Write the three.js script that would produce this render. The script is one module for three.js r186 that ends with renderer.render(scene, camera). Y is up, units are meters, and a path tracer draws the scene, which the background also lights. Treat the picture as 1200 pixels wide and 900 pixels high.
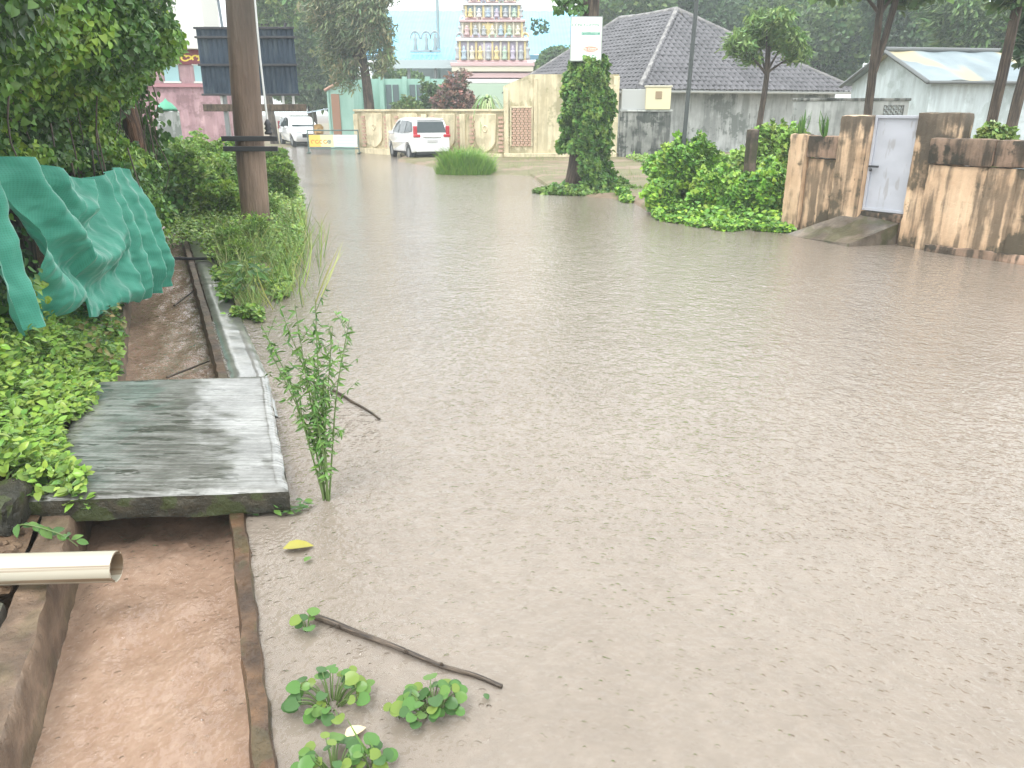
import * as THREE from 'three';
import { mergeGeometries, mergeVertices, toCreasedNormals } from 'three/addons/utils/BufferGeometryUtils.js';
import { RoundedBoxGeometry } from 'three/addons/geometries/RoundedBoxGeometry.js';
import { ImprovedNoise } from 'three/addons/math/ImprovedNoise.js';

// ---------------------------------------------------------------- camera, sky, sun, exposure
const scene = new THREE.Scene();
const EYE = 1.9, PITCH = THREE.MathUtils.degToRad(19.57), FOCAL = 900;      // photograph is 1200 x 900 px
const camera = new THREE.PerspectiveCamera(2 * Math.atan(450 / FOCAL) * 180 / Math.PI, 4 / 3, 0.1, 700);
camera.position.set(0, EYE, 0);
camera.rotation.set(-PITCH, 0, 0);
scene.add(camera);

const renderer = new THREE.WebGLRenderer({ antialias: true });
renderer.toneMapping = THREE.LinearToneMapping;
renderer.toneMappingExposure = 2.95;
renderer.shadowMap.enabled = true;

{ // even rain cloud: a little brighter overhead than at the rim
  const w = 256, h = 128, a = new Float32Array(w * h * 4);
  for (let y = 0; y < h; y++) for (let x = 0; x < w; x++) {
    const el = ((y + 0.5) / h - 0.5) * Math.PI, s = Math.max(0, Math.sin(el));
    const az = x / w * Math.PI * 2;
    const cl = 1 + 0.03 * Math.sin(az * 3 + el * 5) + 0.025 * Math.sin(az * 7 - el * 11 + 1);
    const l = (0.90 + 0.12 * s) * cl, i = (y * w + x) * 4;
    a[i] = 0.965 * l; a[i + 1] = 1.0 * l; a[i + 2] = 1.01 * l; a[i + 3] = 1;
  }
  const t = new THREE.DataTexture(a, w, h, THREE.RGBAFormat, THREE.FloatType);
  t.mapping = THREE.EquirectangularReflectionMapping; t.magFilter = THREE.LinearFilter; t.needsUpdate = true;
  scene.background = t; scene.environment = t;
}
const sun = new THREE.DirectionalLight(new THREE.Color(1, 0.97, 0.93), 0.7);
sun.position.set(-10, 40, 8); sun.target.position.set(0, 0, -12);
sun.castShadow = true; sun.shadow.radius = 40;
Object.assign(sun.shadow.camera, { left: -45, right: 45, top: 45, bottom: -45, near: 1, far: 120 });
sun.shadow.mapSize.set(4096, 4096);
scene.add(sun, sun.target);
scene.fog = new THREE.FogExp2(new THREE.Color(0.9, 0.985, 1.0), 0.0027);

// ---------------------------------------------------------------- helpers
const V = (x, y, z) => new THREE.Vector3(x, y, z);
const CP = Math.cos(PITCH), SP = Math.sin(PITCH);
const ray = (px, py) => { const cx = (px - 600) / FOCAL, cy = (450 - py) / FOCAL; return [cx, cy * CP - SP, cy * SP + CP]; };   // x, y, depth
const gp = (px, py, y = 0) => { const [a, b, c] = ray(px, py), t = (EYE - y) / -b; return V(a * t, y, -c * t); };            // where a pixel meets level y
const vp = (px, py, d) => { const [a, b, c] = ray(px, py), t = d / c; return V(a * t, EYE + b * t, -d); };                    // where it meets the plane at depth d
let seedState = 1;
const seed = (s) => { seedState = s >>> 0; };
const rnd = () => { seedState = (seedState + 0x6d2b79f5) | 0; let t = Math.imul(seedState ^ (seedState >>> 15), 1 | seedState); t = (t + Math.imul(t ^ (t >>> 7), 61 | t)) ^ t; return ((t ^ (t >>> 14)) >>> 0) / 4294967296; };
const R = (a, b) => a + (b - a) * rnd();
const gauss = () => (rnd() + rnd() + rnd() + rnd() - 2) / 1.16;
const mix = (a, b, t) => a + (b - a) * t, clamp = (x, a = 0, b = 1) => Math.min(b, Math.max(a, x));
const smooth = (a, b, x) => { const t = clamp((x - a) / (b - a)); return t * t * (3 - 2 * t); };
const perlin = new ImprovedNoise();
const n3 = (x, y, z = 0) => perlin.noise(x + 31.7, y + 17.3, z + 5.1);
const fbm3 = (x, y, z = 0, o = 4) => { let s = 0, a = 0.5; for (let i = 0; i < o; i++) { s += a * n3(x, y, z); x *= 2.03; y *= 2.03; z *= 2.03; a *= 0.5; } return s; };
const interp = (pts, d) => { if (d <= pts[0][0]) { const [a, b] = pts; return a[1] + (b[1] - a[1]) * (d - a[0]) / (b[0] - a[0]); } for (let i = 1; i < pts.length; i++) if (d <= pts[i][0] || i === pts.length - 1) { const a = pts[i - 1], b = pts[i]; return a[1] + (b[1] - a[1]) * (d - a[0]) / (b[0] - a[0]); } };

// periodic noise for textures, period px by py cells
const H = (x, y, s) => { let h = Math.imul(x, 374761393) ^ Math.imul(y, 668265263) ^ Math.imul(s, 1274126177); h = Math.imul(h ^ (h >>> 13), 1274126177); return ((h ^ (h >>> 16)) >>> 0) / 4294967296; };
function pn(x, y, px, py, s) {
  const x0 = Math.floor(x), y0 = Math.floor(y); let fx = x - x0, fy = y - y0;
  fx = fx * fx * fx * (fx * (fx * 6 - 15) + 10); fy = fy * fy * fy * (fy * (fy * 6 - 15) + 10);
  const a = ((x0 % px) + px) % px, b = ((x0 + 1) % px + px) % px, c = ((y0 % py) + py) % py, d = ((y0 + 1) % py + py) % py;
  return mix(mix(H(a, c, s), H(b, c, s), fx), mix(H(a, d, s), H(b, d, s), fx), fy);
}
function pf(u, v, px, py, s, o = 5, gain = 0.5) { let t = 0, a = 1, n = 0; for (let i = 0; i < o; i++) { t += a * pn(u * px, v * py, px, py, s + i); n += a; a *= gain; px *= 2; py *= 2; } return t / n; }
function colorTex(w, h, f, rx = 1, ry = 1) {     // f(u, v) gives sRGB 0..1
  const a = new Uint8Array(w * h * 4);
  for (let y = 0; y < h; y++) for (let x = 0; x < w; x++) { const c = f((x + 0.5) / w, (y + 0.5) / h), i = (y * w + x) * 4; for (let k = 0; k < 3; k++) a[i + k] = 255 * clamp(c[k]); a[i + 3] = 255; }
  const t = new THREE.DataTexture(a, w, h); t.colorSpace = THREE.SRGBColorSpace; return done(t, rx, ry);
}
function heightTex(w, h, f, rx = 1, ry = 1) {
  const a = new Float32Array(w * h);
  for (let y = 0; y < h; y++) for (let x = 0; x < w; x++) a[y * w + x] = f((x + 0.5) / w, (y + 0.5) / h);
  return done(new THREE.DataTexture(a, w, h, THREE.RedFormat, THREE.FloatType), rx, ry);
}
function done(t, rx, ry) { t.wrapS = t.wrapT = THREE.RepeatWrapping; t.magFilter = THREE.LinearFilter; t.minFilter = THREE.LinearFilter; t.repeat.set(rx, ry); t.needsUpdate = true; return t; }
const mix3 = (a, b, t) => [mix(a[0], b[0], t), mix(a[1], b[1], t), mix(a[2], b[2], t)];
const mat = (o) => { const m = new THREE.MeshPhysicalMaterial({ side: THREE.DoubleSide, roughness: 0.8, ...o }); if (Array.isArray(o.color)) m.color = new THREE.Color().setRGB(...o.color); return m; };

// naming and tagging
const taken = new Map();
function numbered(name) { const k = taken.get(name) ?? 0; taken.set(name, k + 1); return k ? name + '_' + String(k).padStart(3, '0') : name; }
function shade(m) { m.castShadow = m.receiveShadow = true; return m; }
function thing(name, label, category, pos = V(0, 0, 0), turn = 0, group) {
  const o = new THREE.Group(); o.name = numbered(name); o.position.copy(pos); o.rotation.y = turn;
  o.userData = { label, category }; if (group) o.userData.group = group; scene.add(o); return o;
}
function part(name, geo, material, parent, label) { const m = shade(new THREE.Mesh(geo, material)); m.name = name; if (label) m.userData.label = label; parent.add(m); return m; }
function solo(name, geo, material, label, category, pos = V(0, 0, 0), turn = 0, group) {
  const m = shade(new THREE.Mesh(geo, material)); m.name = numbered(name); m.position.copy(pos); m.rotation.y = turn;
  m.userData = { label, category }; if (group) m.userData.group = group; scene.add(m); return m;
}
function struct(name, geo, material, pos = V(0, 0, 0)) { const m = shade(new THREE.Mesh(geo, material)); m.name = numbered(name); m.position.copy(pos); m.userData = { kind: 'structure' }; scene.add(m); return m; }

// geometry: everything ends as indexed position/normal/uv so that it can be merged
const clean = (g) => { for (const k of Object.keys(g.attributes)) if (!['position', 'normal', 'uv'].includes(k)) g.deleteAttribute(k); return g.index ? g.toNonIndexed() : g; };
const merge = (list) => mergeGeometries(list.map(clean));
function metreUV(g, s = 1) {    // box-style uv in metres from position and normal
  g = g.index ? g.toNonIndexed() : g; if (!g.attributes.normal) g.computeVertexNormals();
  const p = g.attributes.position, uv = new Float32Array(p.count * 2), a = V(0, 0, 0), b = V(0, 0, 0), c = V(0, 0, 0);
  for (let i = 0; i < p.count; i += 3) {
    a.fromBufferAttribute(p, i); b.fromBufferAttribute(p, i + 1).sub(a); c.fromBufferAttribute(p, i + 2).sub(a); b.cross(c);
    const x = Math.abs(b.x), y = Math.abs(b.y), z = Math.abs(b.z);
    for (let k = i; k < i + 3; k++) {
      const P = [p.getX(k), p.getY(k), p.getZ(k)];
      const q = y >= x && y >= z ? [P[0], P[2]] : x >= z ? [P[2], P[1]] : [P[0], P[1]];
      uv[k * 2] = q[0] * s; uv[k * 2 + 1] = q[1] * s;
    }
  }
  g.setAttribute('uv', new THREE.BufferAttribute(uv, 2)); return g;
}
const box = (w, h, d, x = 0, y = 0, z = 0, ry = 0) => { const g = new THREE.BoxGeometry(w, h, d); if (ry) g.rotateY(ry); g.translate(x, y, z); return metreUV(g); };
const rbox = (w, h, d, r, x = 0, y = 0, z = 0, ry = 0, seg = 2) => { const g = new RoundedBoxGeometry(w, h, d, seg, r); if (ry) g.rotateY(ry); g.translate(x, y, z); return metreUV(g); };
// a worn, uneven block: subdivided box pushed about by noise
function rough(w, h, d, amp, cell, x = 0, y = 0, z = 0, s = 0, bevel = 0.02) {
  const nx = Math.max(2, Math.ceil(w / cell)), ny = Math.max(2, Math.ceil(h / cell)), nz = Math.max(2, Math.ceil(d / cell));
  let g = new THREE.BoxGeometry(w, h, d, nx, ny, nz); g.deleteAttribute('normal'); g.deleteAttribute('uv'); g = mergeVertices(g, 1e-4);
  const p = g.attributes.position;
  for (let i = 0; i < p.count; i++) {
    let X = p.getX(i), Y = p.getY(i), Z = p.getZ(i);
    const ex = Math.abs(Math.abs(X) - w / 2) < 1e-5, ey = Math.abs(Math.abs(Y) - h / 2) < 1e-5, ez = Math.abs(Math.abs(Z) - d / 2) < 1e-5;
    const edges = ex + ey + ez, k = edges >= 2 ? bevel * (0.6 + 1.2 * Math.abs(n3(X * 6 + s, Y * 6, Z * 6))) : 0;
    const q = 1 / Math.max(0.02, cell * 2.2);
    const nX = fbm3(X * q + s, Y * q, Z * q, 3) * amp * 2, nY = fbm3(X * q, Y * q + s + 9, Z * q, 3) * amp * 2, nZ = fbm3(X * q, Y * q, Z * q + s + 19, 3) * amp * 2;
    if (ex) X -= Math.sign(X) * k; if (ey) Y -= Math.sign(Y) * k; if (ez) Z -= Math.sign(Z) * k;
    p.setXYZ(i, X + nX, Y + nY, Z + nZ);
  }
  g.translate(x, y, z); g.computeVertexNormals();
  return metreUV(toCreasedNormals(g, 0.7));
}
// tapered tube along points with radii
function limb(pts, radii, n = 8, wob = 0) {
  const c = new THREE.CatmullRomCurve3(pts, false, 'catmullrom', 0.5), L = c.getLength(), m = Math.max(3, pts.length * 3), pos = [], uv = [], idx = [], fr = c.computeFrenetFrames(m, false);
  for (let i = 0; i <= m; i++) {
    const t = i / m, p = c.getPointAt(t), k = t * (radii.length - 1), j = Math.min(radii.length - 2, Math.floor(k)), r = mix(radii[j], radii[j + 1], k - j);
    for (let a = 0; a <= n; a++) {
      const th = a / n * Math.PI * 2, rr = r * (1 + wob * n3(Math.cos(th) * 1.3 + p.x * 3, p.y * 2.2, Math.sin(th) * 1.3 + p.z * 3));
      const q = fr.normals[i].clone().multiplyScalar(Math.cos(th) * rr).addScaledVector(fr.binormals[i], Math.sin(th) * rr).add(p);
      pos.push(q.x, q.y, q.z); uv.push(a / n, t * L);
    }
  }
  for (let i = 0; i < m; i++) for (let a = 0; a < n; a++) { const o = i * (n + 1) + a; idx.push(o, o + 1, o + n + 1, o + 1, o + n + 2, o + n + 1); }
  const cap = (row, tip, flip) => { const s = pos.length / 3; pos.push(tip.x, tip.y, tip.z); uv.push(0, 0); for (let a = 0; a < n; a++) { const o = row * (n + 1) + a; flip ? idx.push(s, o + 1, o) : idx.push(s, o, o + 1); } };
  cap(0, pts[0], true); cap(m, pts[pts.length - 1], false);
  const g = new THREE.BufferGeometry(); g.setAttribute('position', new THREE.Float32BufferAttribute(pos, 3)); g.setAttribute('uv', new THREE.Float32BufferAttribute(uv, 2)); g.setIndex(idx); g.computeVertexNormals(); return g;
}
const rod = (a, b, r, r2 = r, n = 8) => limb([a, a.clone().lerp(b, 0.5), b], [r, (r + r2) / 2, r2], n);
// a sheet from f(u, v) -> Vector3 with uv in metres given by g(u, v, p)
function sheet(nu, nv, f, uvf = (u, v, p) => [p.x, p.z]) {
  const pos = [], uv = [], idx = [];
  for (let j = 0; j <= nv; j++) for (let i = 0; i <= nu; i++) { const p = f(i / nu, j / nv), q = uvf(i / nu, j / nv, p); pos.push(p.x, p.y, p.z); uv.push(q[0], q[1]); }
  for (let j = 0; j < nv; j++) for (let i = 0; i < nu; i++) { const a = j * (nu + 1) + i, b = a + nu + 1; idx.push(a, a + 1, b, a + 1, b + 1, b); }
  const g = new THREE.BufferGeometry(); g.setAttribute('position', new THREE.Float32BufferAttribute(pos, 3)); g.setAttribute('uv', new THREE.Float32BufferAttribute(uv, 2)); g.setIndex(idx); g.computeVertexNormals(); return g;
}
// leaf: base at origin, tip along +y, face +z. outline = [[half width, y], ...]
function leafGeo(outline, fold = 0.15, curl = 0.15) {
  const pos = [], idx = [], uv = [];
  outline.forEach(([w, y], i) => {
    const z = -curl * y * y;
    pos.push(-w, y, z + w * fold * 2, 0, y, z, w, y, z + w * fold * 2); uv.push(0.5 - w, y, 0.5, y, 0.5 + w, y);
    if (i) { const a = (i - 1) * 3, b = i * 3; idx.push(a, a + 1, b, a + 1, b + 1, b, a + 1, a + 2, b + 1, a + 2, b + 2, b + 1); }
  });
  const g = new THREE.BufferGeometry(); g.setAttribute('position', new THREE.Float32BufferAttribute(pos, 3)); g.setAttribute('uv', new THREE.Float32BufferAttribute(uv, 2)); g.setIndex(idx); g.computeVertexNormals(); return g;
}
const LEAF = {
  heart: leafGeo([[0.02, 0.02], [0.40, -0.10], [0.50, 0.18], [0.36, 0.55], [0.02, 1]], 0.14, 0.2),
  oval: leafGeo([[0.03, 0], [0.26, 0.25], [0.30, 0.5], [0.2, 0.78], [0.01, 1]], 0.16, 0.2),
  lance: leafGeo([[0.03, 0], [0.13, 0.25], [0.14, 0.5], [0.08, 0.8], [0.005, 1]], 0.2, 0.3),
  thin: leafGeo([[0.010, 0], [0.012, 0.35], [0.009, 0.7], [0.001, 1]], 0.25, 0.5),
  blade: leafGeo([[0.022, 0], [0.026, 0.35], [0.018, 0.7], [0.002, 1]], 0.25, 0.45),
  round: leafGeo([[0.05, 0], [0.36, -0.04], [0.52, 0.28], [0.48, 0.62], [0.26, 0.9], [0.05, 0.97]], 0.08, 0.1),
};
// a spray of several leaves on one stalk, for trees and hedges seen from afar
function sprayGeo(kind, n, spread, s) {
  seed(s); const out = [];
  for (let i = 0; i < n; i++) {
    const g = LEAF[kind].clone(); const k = R(0.7, 1.15); g.scale(k, k, k);
    g.rotateX(R(-0.9, 0.5)); g.rotateZ(R(-1.3, 1.3)); g.rotateY(R(0, 6.283)); g.translate(R(-1, 1) * spread, R(-0.7, 0.7) * spread, R(-1, 1) * spread); out.push(g);
  }
  return mergeGeometries(out.map(clean));
}
function frame(p, tip, nrm, s, out) {     // matrix that puts a leaf at p
  const y = tip.clone().normalize(), z = nrm.clone().addScaledVector(y, -nrm.dot(y)); if (z.lengthSq() < 1e-6) z.set(y.y, -y.x, 0.1); z.normalize();
  const x = y.clone().cross(z); return out.makeBasis(x.multiplyScalar(s), y.multiplyScalar(s), z.multiplyScalar(s)).setPosition(p);
}
class Leaves {      // collects leaves, then draws them as one instanced mesh
  constructor(geo, material) { this.geo = geo; this.material = material; this.m = []; this.c = []; }
  add(p, tip, nrm, s, c) { this.m.push(frame(p, tip, nrm, s, new THREE.Matrix4())); this.c.push(c); }
  build(name, parent, kind) {
    const o = shade(new THREE.InstancedMesh(this.geo, this.material, this.m.length)); const col = new THREE.Color();
    this.m.forEach((m, i) => { o.setMatrixAt(i, m); o.setColorAt(i, col.setRGB(...this.c[i])); });
    o.name = name; o.userData.kind = kind || 'stuff'; parent.add(o); return o;
  }
}
const unit = () => { const z = R(-1, 1), a = R(0, 6.2832), r = Math.sqrt(1 - z * z); return V(r * Math.cos(a), z, r * Math.sin(a)); };
const tint = (c, j) => { const k = 1 + R(-j, j); return [c[0] * k * R(0.85, 1.2), c[1] * k, c[2] * k * R(0.8, 1.2)]; };
// ---------------------------------------------------------------- materials
const leafMat = mat({ color: [1, 1, 1], roughness: 1, transmission: 0.2, thickness: 0, clearcoat: 0.55, clearcoatRoughness: 0.18 });      // tinted per leaf; wet
const farLeafMat = mat({ color: [1, 1, 1], roughness: 1, transmission: 0.3, thickness: 0 });
const solidLeafMat = mat({ color: [1, 1, 1], roughness: 0.33, ior: 1.45 });


function waterHeight(N, M, s, drops, ringMax, waveGain) {     // tile of M metres, heights in mm
  const a = new Float32Array(N * N), px = N / M;
  for (let y = 0; y < N; y++) for (let x = 0; x < N; x++) {
    const u = x / N, v = y / N;
    let h = (pn(u * M * 7, v * M * 7, M * 7, M * 7, s) - 0.5) * 3 + (pn(u * M * 17, v * M * 17, M * 17, M * 17, s + 1) - 0.5) * 3.2;
    h += (pn(u * M * 38, v * M * 38, M * 38, M * 38, s + 2) - 0.5) * 3.2 + (pn(u * M * 75, v * M * 75, M * 75, M * 75, s + 3) - 0.5) * 2.0;
    a[y * N + x] = h * waveGain;
  }
  seed(s * 77 + 5);
  for (let k = 0; k < drops; k++) {
    const big = rnd() < 0.12, cx = R(0, N), cy = R(0, N), age = rnd(), r = (big ? 0.008 + ringMax * age : 0.003 + 0.014 * age) * px, amp = (big ? R(0.3, 0.9) : R(0.8, 2.4)) * (1 - 0.6 * age), w = (0.0042 + 0.004 * age) * px, reach = Math.ceil(r + 3 * w + 2), peak = !big && age < 0.35 ? R(0.6, 3) : 0;
    for (let dy = -reach; dy <= reach; dy++) for (let dx = -reach; dx <= reach; dx++) {
      const d = Math.hypot(dx, dy), e = (d - r) / w; if (e > 3.2) continue;
      const X = ((Math.round(cx) + dx) % N + N) % N, Y = ((Math.round(cy) + dy) % N + N) % N;
      a[Y * N + X] += amp * Math.exp(-e * e * 0.5) * Math.cos(e * 1.8) + peak * Math.exp(-d * d / (2 * (0.005 * px) ** 2));
    }
  }
  let lo = Infinity, hi = -Infinity; for (const h of a) { lo = Math.min(lo, h); hi = Math.max(hi, h); }
  for (let i = 0; i < a.length; i++) a[i] = (a[i] - lo) / (hi - lo);
  const t = done(new THREE.DataTexture(a, N, N, THREE.RedFormat, THREE.FloatType), 1 / M, 1 / M);
  return { t, span: (hi - lo) / 1000 };
}
const floodH = waterHeight(2048, 6, 3, 11000, 0.05, 0.8);
const floodColor = colorTex(2048, 2048, (u, v) => {
  const a = pf(u, v, 5, 5, 11, 4), b = pf(u, v, 24, 24, 23, 3), c = pf(u, v, 130, 150, 37, 3, 0.75);
  const k = clamp(0.5 + (a - 0.5) * 0.9 + (b - 0.5) * 0.5);
  const q = mix3([0.492, 0.45, 0.407], [0.537, 0.498, 0.456], k), g = 1 + (c - 0.5) * 0.09; return [q[0] * g, q[1] * g, q[2] * g];
}, 1 / 7, 1 / 7);
const floodMat = mat({ map: floodColor, roughness: 0.9, specularIntensity: 0 });                                   // silt-laden water just under its clear skin
const skinMat = mat({ color: [1, 1, 1], transmission: 1, thickness: 0, ior: 1.333, roughness: 0.08, bumpMap: floodH.t, bumpScale: floodH.span * 1.7 });
const runMat = mat({ color: [1, 1, 1], transmission: 1, thickness: 0, ior: 1.333, roughness: 0.06, bumpMap: floodH.t, bumpScale: floodH.span * 1.9 });
const drainColor = colorTex(512, 1024, (u, v) => {
  const a = pf(u, v, 6, 10, 51, 5), b = pf(u, v, 40, 60, 63, 4, 0.7);
  return mix3([0.535, 0.435, 0.365], [0.64, 0.55, 0.48], clamp(0.5 + (a - 0.5) * 0.7 + (b - 0.5) * 0.9));
}, 1, 0.5);
const drainMat = mat({ map: drainColor, roughness: 0.9, specularIntensity: 0 });

const wetConcrete = (dark, light, s, moss = 0) => colorTex(512, 512, (u, v) => {
  const a = pf(u, v, 4, 4, s, 6, 0.6), b = pf(u, v, 20, 20, s + 9, 4), m = smooth(0.52, 0.62, pf(u, v, 6, 6, s + 20, 5)) * moss;
  let c = mix3(dark, light, clamp(0.5 + (a - 0.5) * 2.2)); const g = 0.86 + b * 0.28; c = [c[0] * g, c[1] * g, c[2] * g];
  return mix3(c, [0.22, 0.25, 0.12], m);
});
const concreteBump = heightTex(1024, 1024, (u, v) => pf(u, v, 8, 8, 71, 7, 0.62) + (pf(u, v, 64, 64, 91, 2) > 0.66 ? -0.12 : 0));
const broomBump = heightTex(1024, 1024, (u, v) => 0.55 * pf(u, v, 4, 60, 72, 4, 0.6) + 0.45 * pf(u, v, 8, 8, 79, 6, 0.6));
const rx = (t, x, y = x) => { const c = t.clone(); c.repeat.set(x, y); c.needsUpdate = true; return c; };
const slabTex = colorTex(1024, 1024, (u, v) => { const a = pf(u, v, 4, 5, 101, 6, 0.6), s = pf(u, v, 5, 70, 104, 4, 0.6), f = pf(u, v, 60, 60, 107, 3), c = smooth(0.63, 0.68, pf(u, v, 7, 30, 109, 5, 0.65)); const q = mix3([0.34, 0.335, 0.315], [0.56, 0.56, 0.545], clamp(0.5 + (a - 0.5) * 1.6 + (s - 0.5) * 1.5 + (f - 0.5) * 0.5)); return mix3(q, [0.20, 0.20, 0.17], c * 0.7); });
const slabMat = mat({ map: rx(slabTex, 0.8), roughness: 0.3, ior: 1.4, bumpMap: rx(broomBump, 0.8), bumpScale: 0.016, clearcoat: 1, clearcoatRoughness: 0.12 });
const copingMat = mat({ map: rx(wetConcrete([0.40, 0.40, 0.385], [0.54, 0.53, 0.50], 111), 0.9), roughness: 0.28, ior: 1.4, bumpMap: rx(concreteBump, 0.9), bumpScale: 0.004, clearcoat: 1, clearcoatRoughness: 0.12 });
const rimMat = mat({ map: rx(wetConcrete([0.22, 0.16, 0.11], [0.40, 0.30, 0.21], 121, 0.3), 1.4), roughness: 0.5, bumpMap: rx(concreteBump, 1.4), bumpScale: 0.012 });
const drainWallMat = mat({ map: rx(wetConcrete([0.32, 0.26, 0.21], [0.52, 0.44, 0.37], 131, 0.15), 1.0), roughness: 0.55, bumpMap: rx(concreteBump, 1), bumpScale: 0.012 });
const apronMat = mat({ map: rx(wetConcrete([0.34, 0.33, 0.31], [0.50, 0.49, 0.46], 141, 0.25), 0.9), roughness: 0.42, bumpMap: rx(concreteBump, 0.9), bumpScale: 0.01, clearcoat: 0.3, clearcoatRoughness: 0.3 });
const mossBlockMat = mat({ map: rx(wetConcrete([0.12, 0.12, 0.09], [0.27, 0.25, 0.20], 151, 0.9), 1.6), roughness: 0.6, bumpMap: rx(concreteBump, 1.5), bumpScale: 0.02 });
const soilTex = colorTex(512, 512, (u, v) => { const a = pf(u, v, 5, 5, 201, 6, 0.6), b = pf(u, v, 40, 40, 210, 3); return mix3([0.27, 0.20, 0.14], [0.47, 0.38, 0.29], clamp(0.5 + (a - 0.5) * 2 + (b - 0.5) * 0.8)); });
const soilMat = mat({ map: rx(soilTex, 0.5), roughness: 0.7, bumpMap: rx(concreteBump, 0.7), bumpScale: 0.03 });
const bankTex = colorTex(512, 512, (u, v) => { const a = pf(u, v, 5, 5, 221, 6, 0.6), m = smooth(0.47, 0.6, pf(u, v, 7, 7, 231, 5)); return mix3(mix3([0.42, 0.35, 0.28], [0.60, 0.535, 0.46], a), [0.33, 0.40, 0.18], m * 0.35); });
const bankMat = mat({ map: rx(bankTex, 0.28), roughness: 0.75, bumpMap: rx(concreteBump, 0.5), bumpScale: 0.04 });
const metalDark = mat({ color: [0.05, 0.05, 0.055], roughness: 0.5, metalness: 0.3 });
const greyMetal = mat({ color: [0.28, 0.29, 0.30], roughness: 0.45, metalness: 0.6 });

// ---------------------------------------------------------------- the street: ground, flood water, drain
const RIM = [[0.3, -0.127], [3.32, -1.297], [5.54, -2.16], [12.6, -5.31], [30, -13.0]];       // depth -> x of the rim's road-side edge
const rimX = (d) => interp(RIM, d), inX = (d) => rimX(d) - 0.08, leftX = (d) => rimX(d) - 0.83;
const VERGE = [[6.6, -2.35], [7.5, -2.62], [8.2, -2.55], [10.7, -3.0], [17, -4.6], [26, -7.4], [40, -11.6]];   // grass verge against the flood
{
  const s = new THREE.Shape([[-260, -120], [260, -120], [260, 420], [-260, 420]].map((p) => new THREE.Vector2(...p)));
  const ds = [-1, 1, 3.32, 5.54, 9, 12.6, 20, 30];
  s.holes.push(new THREE.Path([...ds.map((d) => new THREE.Vector2(rimX(d) - 0.02, d)), ...ds.slice().reverse().map((d) => new THREE.Vector2(leftX(d) - 0.08, d))]));
  const g = new THREE.ShapeGeometry(s); g.rotateX(-Math.PI / 2);   // (x, d) -> (x, 0, -d)
  struct('ground', metreUV(g), soilMat, V(0, -0.12, 0));
}
{ // flood sheet, from the rim to beyond the far road
  const s = new THREE.Shape([[9.6, -3], [9.6, 9], [9, 20], [9, 56], [-22, 56], [-11.5, 40], ...[26, 17, 10.7, 8.2, 7.4].map((d) => [interp(VERGE, d) - 0.35, d]), ...[7, 5.54, 4, 3.32, 2, 1, -1, -3].map((d) => [rimX(d) - 0.03, d])].map((p) => new THREE.Vector2(...p)));
  const g = new THREE.ShapeGeometry(s); g.rotateX(-Math.PI / 2); struct('flood_water', metreUV(g), floodMat, V(0, -0.012, 0)); struct('flood_water_surface', metreUV(g.clone()), skinMat);
}
{ // water running in the drain, with real swells
  const g = sheet(26, 900, (u, v) => {
    const d = -1 + v * 27, x = mix(leftX(d) - 0.02, inX(d) + 0.03, u);
    return V(x, -0.175 + 0.055 * fbm3(x * 6, d * 3.2, 1, 4) + 0.014 * fbm3(x * 24, d * 17, 3, 3), -d);
  }, (u, v, p) => [p.x, p.z]);
  struct('drain_water', g, drainMat, V(0, -0.012, 0)); struct('drain_water_surface', g.clone(), runMat);
}
function alongDrain(name, label, category, off0, off1, y0, y1, d0, d1, m, s, amp = 0.006, cell = 0.045) {   // a cast strip that follows the drain
  const n = Math.ceil((d1 - d0) / cell), w = off1 - off0, g = [];
  const ring = [[0, 0], [0, 0.5], [0.02, 0.94], [0.12, 1], [0.35, 1], [0.65, 1], [0.88, 1], [0.98, 0.94], [1, 0.5], [1, 0]];
  const sh = sheet(ring.length - 1, n, (u, v) => {
    const d = mix(d0, d1, v), [a, b] = ring[Math.round(u * (ring.length - 1))];
    const x = rimX(d) + off0 + a * w, y = mix(y0, y1, b), k = amp * 2;
    return V(x + k * fbm3(x * 9 + s, y * 9, d * 7, 3), y + k * 0.7 * fbm3(x * 9, y * 9 + s, d * 8, 3) - (b === 1 ? 0 : 0), -d + 0);
  });
  g.push(clean(sh));
  return solo(name, metreUV(toCreasedNormals(mergeGeometries(g), 0.9)), m, label, category);
}
alongDrain('drain_kerb', 'thin brown concrete kerb between the flooded road and the running drain', 'kerb', -0.085, -0.002, -0.4, 0.02, -1, 26, rimMat, 3, 0.012, 0.05);
alongDrain('drain_coping', 'wet grey concrete coping beyond the slab, beside the drain kerb', 'coping', 0.004, 0.30, -0.3, 0.016, 4.7, 19, copingMat, 7, 0.007, 0.06);
alongDrain('drain_wall', 'stained brown concrete wall under the pipe, on the weedy side of the drain', 'drain wall', -1.0, -0.83, -0.4, 0.055, -1, 26, drainWallMat, 11, 0.012, 0.05);
alongDrain('concrete_apron', 'grey wet concrete apron below the white pipe, beside the drain', 'apron', -1.9, -1.004, -0.3, 0.05, -1, 2.62, apronMat, 15, 0.012, 0.05);
{ // weedy bank on the far side of the drain
  const hL = (x, d) => 0.06 + 0.5 * smooth(0, 1.6, leftX(d) - 0.15 - x) * smooth(3.1, 4.6, d) + 0.07 * fbm3(x * 2, d * 2, 4, 4) + 0.02 * n3(x * 9, d * 9, 2);
  const g = sheet(90, 260, (u, v) => { const d = 2.63 + v * 32, x = leftX(d) - 0.165 - u * u * 22; return V(x, hL(x, d), -d); });
  struct('weedy_bank', g, soilMat); struct.hL = hL;
}
const bankH = struct.hL;
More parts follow.
